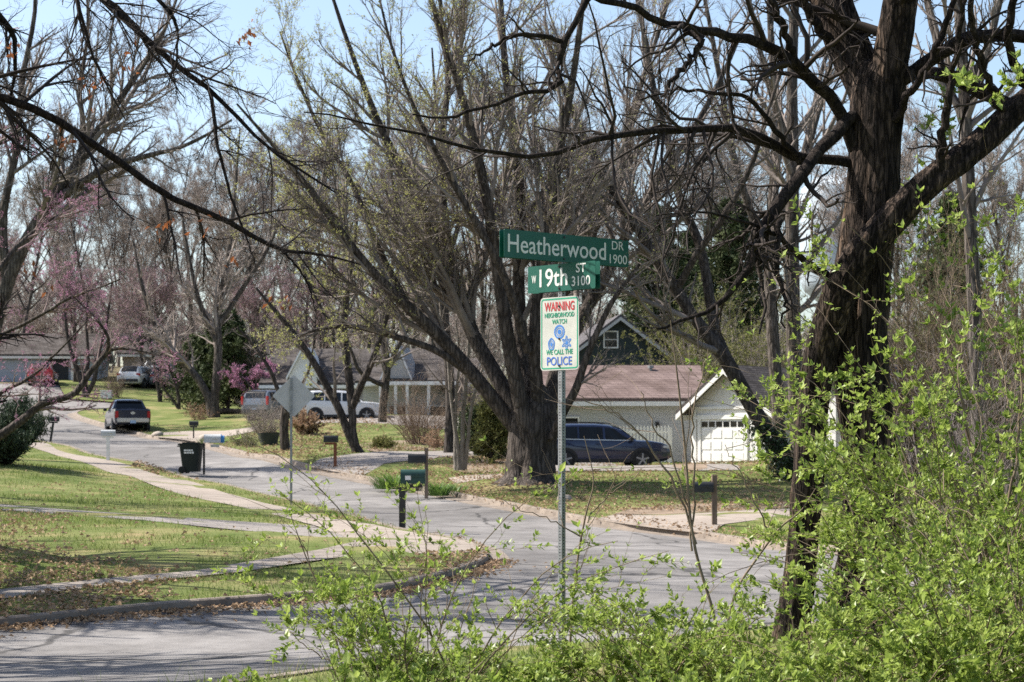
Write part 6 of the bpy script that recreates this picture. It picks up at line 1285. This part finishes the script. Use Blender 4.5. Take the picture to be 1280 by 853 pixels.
def strap_clump(label, loc, H, sp, n, seed, name='daylily_clump'):
    rng = rngof(seed); t = thing(name, label, 'plant', loc); az = rng.uniform(0, 6.283, n); rr = rng.uniform(0, sp * .55, n); P = np.empty((n, 6, 3)); P[:, 0] = np.stack([np.cos(az) * rr * 1.3, np.sin(az) * rr, np.full(n, -.03)], 1)
    d = norm(np.stack([np.cos(az) * .5, np.sin(az) * .5, rng.uniform(.9, 2, n)], 1)); L = H * rng.uniform(.7, 1.4, n)
    for j in range(1, 6): d = norm(d + np.stack([np.cos(az) * .16, np.sin(az) * .16, np.full(n, -.16)], 1) * (j / 2.5)); P[:, j] = P[:, j - 1] + d * (L / 5)[:, None]
    mb = MB(); mb.ribbons(P, np.linspace(.022, .003, 6)[None] * np.ones((n, 1)), np.stack([-np.sin(az), np.cos(az), az * 0], 1)); tag(mb.build('leaves', M['strap'], t), kind='stuff'); return t
strap_clump('clump of green daylily leaves left of the hung mailbox', at(492, 60, 0), .62, .9, 260, 551)
strap_clump('clump of green daylily leaves right of the weathered post', at(548, 56, 0), .5, .6, 170, 552)
strap_clump('thin straggling daylily clump farthest right by the weathered post', at(570, 57, 0), .36, .5, 80, 553)
strap_clump('bright green low plants at the small driveway edge across the road', at(268, 90, 0), .3, 1.1, 260, 554, 'green_plants')

# ------------------------------------------------------------------ honeysuckle in the foreground
def honeysuckle(label, x, y, H, sp, n, seed, nl, ls=.034, dirx=0.0, diry=0.0, k2=5, k3=3, arch=.06, name='honeysuckle_shrub', bare=.12, group='leafy shrubs of the near verge', lmax=1.0):
    """arching stems with pairs of fresh leaves on their side shoots"""
    rng = rngof(seed); t = thing(name, label, 'shrub', (x, y, g1(x, y) - .04), 0, group); m = 11
    az = rng.uniform(0, 6.283, n); rr = rng.uniform(0, .3, n) * sp; P = np.empty((n, m, 3)); P[:, 0] = np.stack([np.cos(az) * rr, np.sin(az) * rr, np.zeros(n)], 1)
    d = norm(np.stack([np.cos(az) * .55 * sp + dirx, np.sin(az) * .4 * sp + diry, rng.uniform(.9, 2.2, n)], 1)); h = d[:, :2] / np.maximum(np.linalg.norm(d[:, :2], axis=1, keepdims=True), .1); L = H * rng.uniform(.55, 1.25, n)
    for j in range(1, m):
        d = norm(d + rng.normal(0, .085, (n, 3)) + np.c_[h * arch, np.full(n, -arch * .8)] * (j / 4)); P[:, j] = P[:, j - 1] + d * (L / (m - 1))[:, None]
    R0 = (.0065 * rng.uniform(.5, 1.3, n))[:, None] * np.linspace(1, .25, m)[None]
    A1, B1 = spawn(rng, P, R0, k2, .15, 1, (48, 14), .30, .6, 6, .14, .05, .12, .8, .35, rmin=.0016); A2, B2 = spawn(rng, A1, B1, k3, .1, 1, (45, 14), .5, .6, 4, .16, .05, .07, .35, .4, rmin=.0012)
    a = MB(); a.tubes(P, R0, 5); a.tubes(A1, B1, 4); a.tubes(A2, B2, 3); a.build('stems', M['stem'], t, smooth=180)
    f = MB()
    # leaves sit in pairs, most of them out along the side shoots; clumps are thinned by a noise
    for P_, q in ((A1, int(nl * .45)), (A2, int(nl * .45)), (P[:, 4:], int(nl * .1))):
        N, mm, _ = P_.shape; idx = rng.integers(0, N, q); tt = np.round(rng.uniform(bare, 1, q) * 7) / 7 * (mm - 1 - 1e-6); i = np.minimum(tt.astype(int), mm - 2); a_ = (tt - i)[:, None]; p = P_[idx, i] * (1 - a_) + P_[idx, i + 1] * a_; tg = norm(P_[idx, i + 1] - P_[idx, i])
        kp = rng.random(q) < np.clip(vnoise(p * 3.2 + seed) * 2.2 - .45, .08, 1); p, tg = p[kp], tg[kp]; q = len(p)
        s = norm(np.cross(tg, rng.normal(0, 1, (q, 3)))); dd = norm(tg * .7 + s * .8 + np.array([0, 0, .25])); nr = norm(np.array([0, 0, 1.0]) + rng.normal(0, .45, (q, 3)))
        l = ls * rng.gamma(5.0, .2, q); f.leaves(p, dd, nr, l, l * .52, .16); f.leaves(p, norm(tg * .7 - s * .8 + np.array([0, 0, .25])), nr, l * .9, l * .48, .16)
    f.build('leaves', M['leaf'], t); return t
def xy(px, Y): return (px - CX) / F * Y, Y
def H_(label, px, Y, *a, **k): x, y = xy(px, Y); return honeysuckle(label, x, y, *a, **k)
H_('tall open shrub with arching leafy sprays left of the street sign post', 520, 11.6, 1.6, .95, 22, 601, 4665, .030, k2=8, arch=.05)
H_('shrub with a long stem leaning left over the road', 575, 12.2, 1.9, .55, 6, 602, 1425, .029, dirx=-.75, k2=8, arch=.045)
H_('low leafy shrub at the bottom edge left of the sign post', 470, 11.0, .80, 1.2, 22, 603, 4536, .030)
H_('dense low shrub at the foot of the sign post', 625, 12.0, .5, .9, 22, 604, 8424, .032)
H_('low leafy shrub just right of the sign post', 795, 12.2, .95, 1.0, 26, 605, 5184, .032)
H_('taller shrub between the sign post and the dark trunk', 862, 12.6, .88, 1.1, 24, 606, 4276, .032)
H_('low leafy shrub left of the foot of the dark trunk', 930, 12.0, .78, 1.2, 34, 607, 6318, .032)
H_('leafy shrub with sprays across the foot of the dark trunk', 1035, 13.0, .95, .6, 16, 608, 2235, .034, dirx=.1)
H_('leafy shrub growing up in front of the double trunk', 1112, 14.6, 2.0, .42, 10, 609, 2527, .034)
H_('tall dense shrub right of the dark trunk', 1205, 14.6, 2.7, .9, 44, 610, 14754, .036)
H_('tallest shrub reaching up at the right edge', 1275, 15.4, 3.7, 1.0, 44, 611, 18107, .039)
H_('shrub with fresh sprays high against the leaning bough', 1265, 17.2, 4.3, .6, 24, 612, 13478, .042)
H_('bushy shrub filling the lower right corner', 1215, 12.0, 1.35, 1.5, 52, 613, 17820, .032)
H_('low dense shrub at the bottom edge right of the dark trunk', 1110, 11.4, .74, 1.3, 44, 614, 10627, .032)
H_('leafy shrub at the right edge by the bottom corner', 1290, 12.6, 1.7, 1.2, 36, 615, 10530, .034)
H_('small low shrub at the bottom edge in the middle', 580, 10.6, .62, 1.3, 26, 616, 4860, .030)
H_('low shrub between the small middle shrub and the trunk at the bottom edge', 850, 10.8, .66, 1.5, 36, 617, 8424, .032)
# leafless saplings
def sapling(label, stems, seed, dens=1.0, twig='twig_tan'):
    path_tree('bare_sapling', label, np.array([*stems[0][0][:0], *P3(*stems[0][0][:3])]), stems, seed, 'stem', twig, 3, dens, k=6, up=.02, rmin=.0014, t0=.25, ltwig=.55, group='leafless saplings of the near verge', cat='shrub')
sapling('leafless sapling with forked curving twigs in front of the small garage', [
    [(905, 830, 14, 3), (890, 760, 14, 2.8), (872, 700, 14, 2.6), (862, 640, 14, 2.4), (858, 580, 14, 2.2), (850, 500, 14, 1.8), (843, 440, 14, 1.2), (838, 400, 14, .6)], [(864, 690, 14, 2), (868, 600, 14, 1.8), (866, 540, 14, 1.6), (874, 480, 14, 1.2), (884, 440, 14, .6)],
    [(870, 680, 14, 2), (840, 600, 14, 1.9), (800, 545, 14, 1.7), (776, 522, 14, 1.4), (740, 505, 14, 1), (720, 488, 14, .6)], [(862, 640, 14, 1.6), (838, 560, 14, 1.5), (818, 535, 14, 1.4), (806, 500, 14, 1), (802, 490, 14, .6)]], 701, .45)
sapling('thin leafless sapling with long bare twigs left of the sign post', [
    [(712, 860, 13.4, 2.4), (714, 780, 13.4, 2.2), (722, 700, 13.4, 2), (733, 640, 13.4, 1.6), (742, 600, 13.4, 1.2), (730, 545, 13.4, .6)], [(736, 680, 13.4, 1.5), (700, 655, 13.4, 1.2), (660, 640, 13.4, .8), (620, 622, 13.4, .5)], [(734, 650, 13.4, 1.4), (760, 620, 13.4, 1.1), (800, 590, 13.4, .6)]], 702, .35, 'stem')
sapling('thin leafless stems at the left of the foreground shrubs', [
    [(438, 880, 13, 2.2), (420, 800, 13, 2), (400, 740, 13, 1.7), (380, 690, 13, 1.2), (362, 640, 13, .6)], [(424, 812, 13, 1.3), (380, 770, 13, 1), (346, 745, 13, .6)], [(430, 840, 13, 1.3), (372, 800, 13, .9), (356, 780, 13, .5)]], 703, .35, 'stem')
sapling('leafless sapling leaning right across the driveway view', [
    [(905, 800, 14.5, 2.4), (920, 740, 14.5, 2.2), (945, 700, 14.5, 2), (975, 660, 14.5, 1.8), (1000, 640, 14.5, 1.2), (1020, 610, 14.5, .6)], [(965, 675, 14.5, 1.5), (940, 620, 14.5, 1.3), (918, 580, 14.5, .8), (905, 555, 14.5, .5)]], 704, .4)
sapling('dark branching sapling inside the right hand shrubs', [
    [(1180, 860, 15, 4), (1160, 740, 15, 3.4), (1150, 640, 15, 3), (1135, 580, 15, 2), (1110, 520, 15, 1)], [(1250, 860, 15.2, 5), (1240, 700, 15.2, 4), (1226, 600, 15.2, 3.4), (1210, 540, 15.2, 2.6), (1200, 470, 15.2, 1.6), (1206, 400, 15.2, .8)], [(1240, 690, 15.2, 3), (1266, 600, 15.2, 2.4), (1275, 500, 15.2, 1.6), (1270, 420, 15.2, .8)], [(1245, 740, 15.2, 3), (1190, 715, 15, 2.4), (1140, 695, 14.8, 1.8), (1090, 690, 14.6, .8)]], 705, .8, 'stem')
print('objects', len(bpy.data.objects), 'faces', sum(len(m.polygons) for m in bpy.data.meshes))
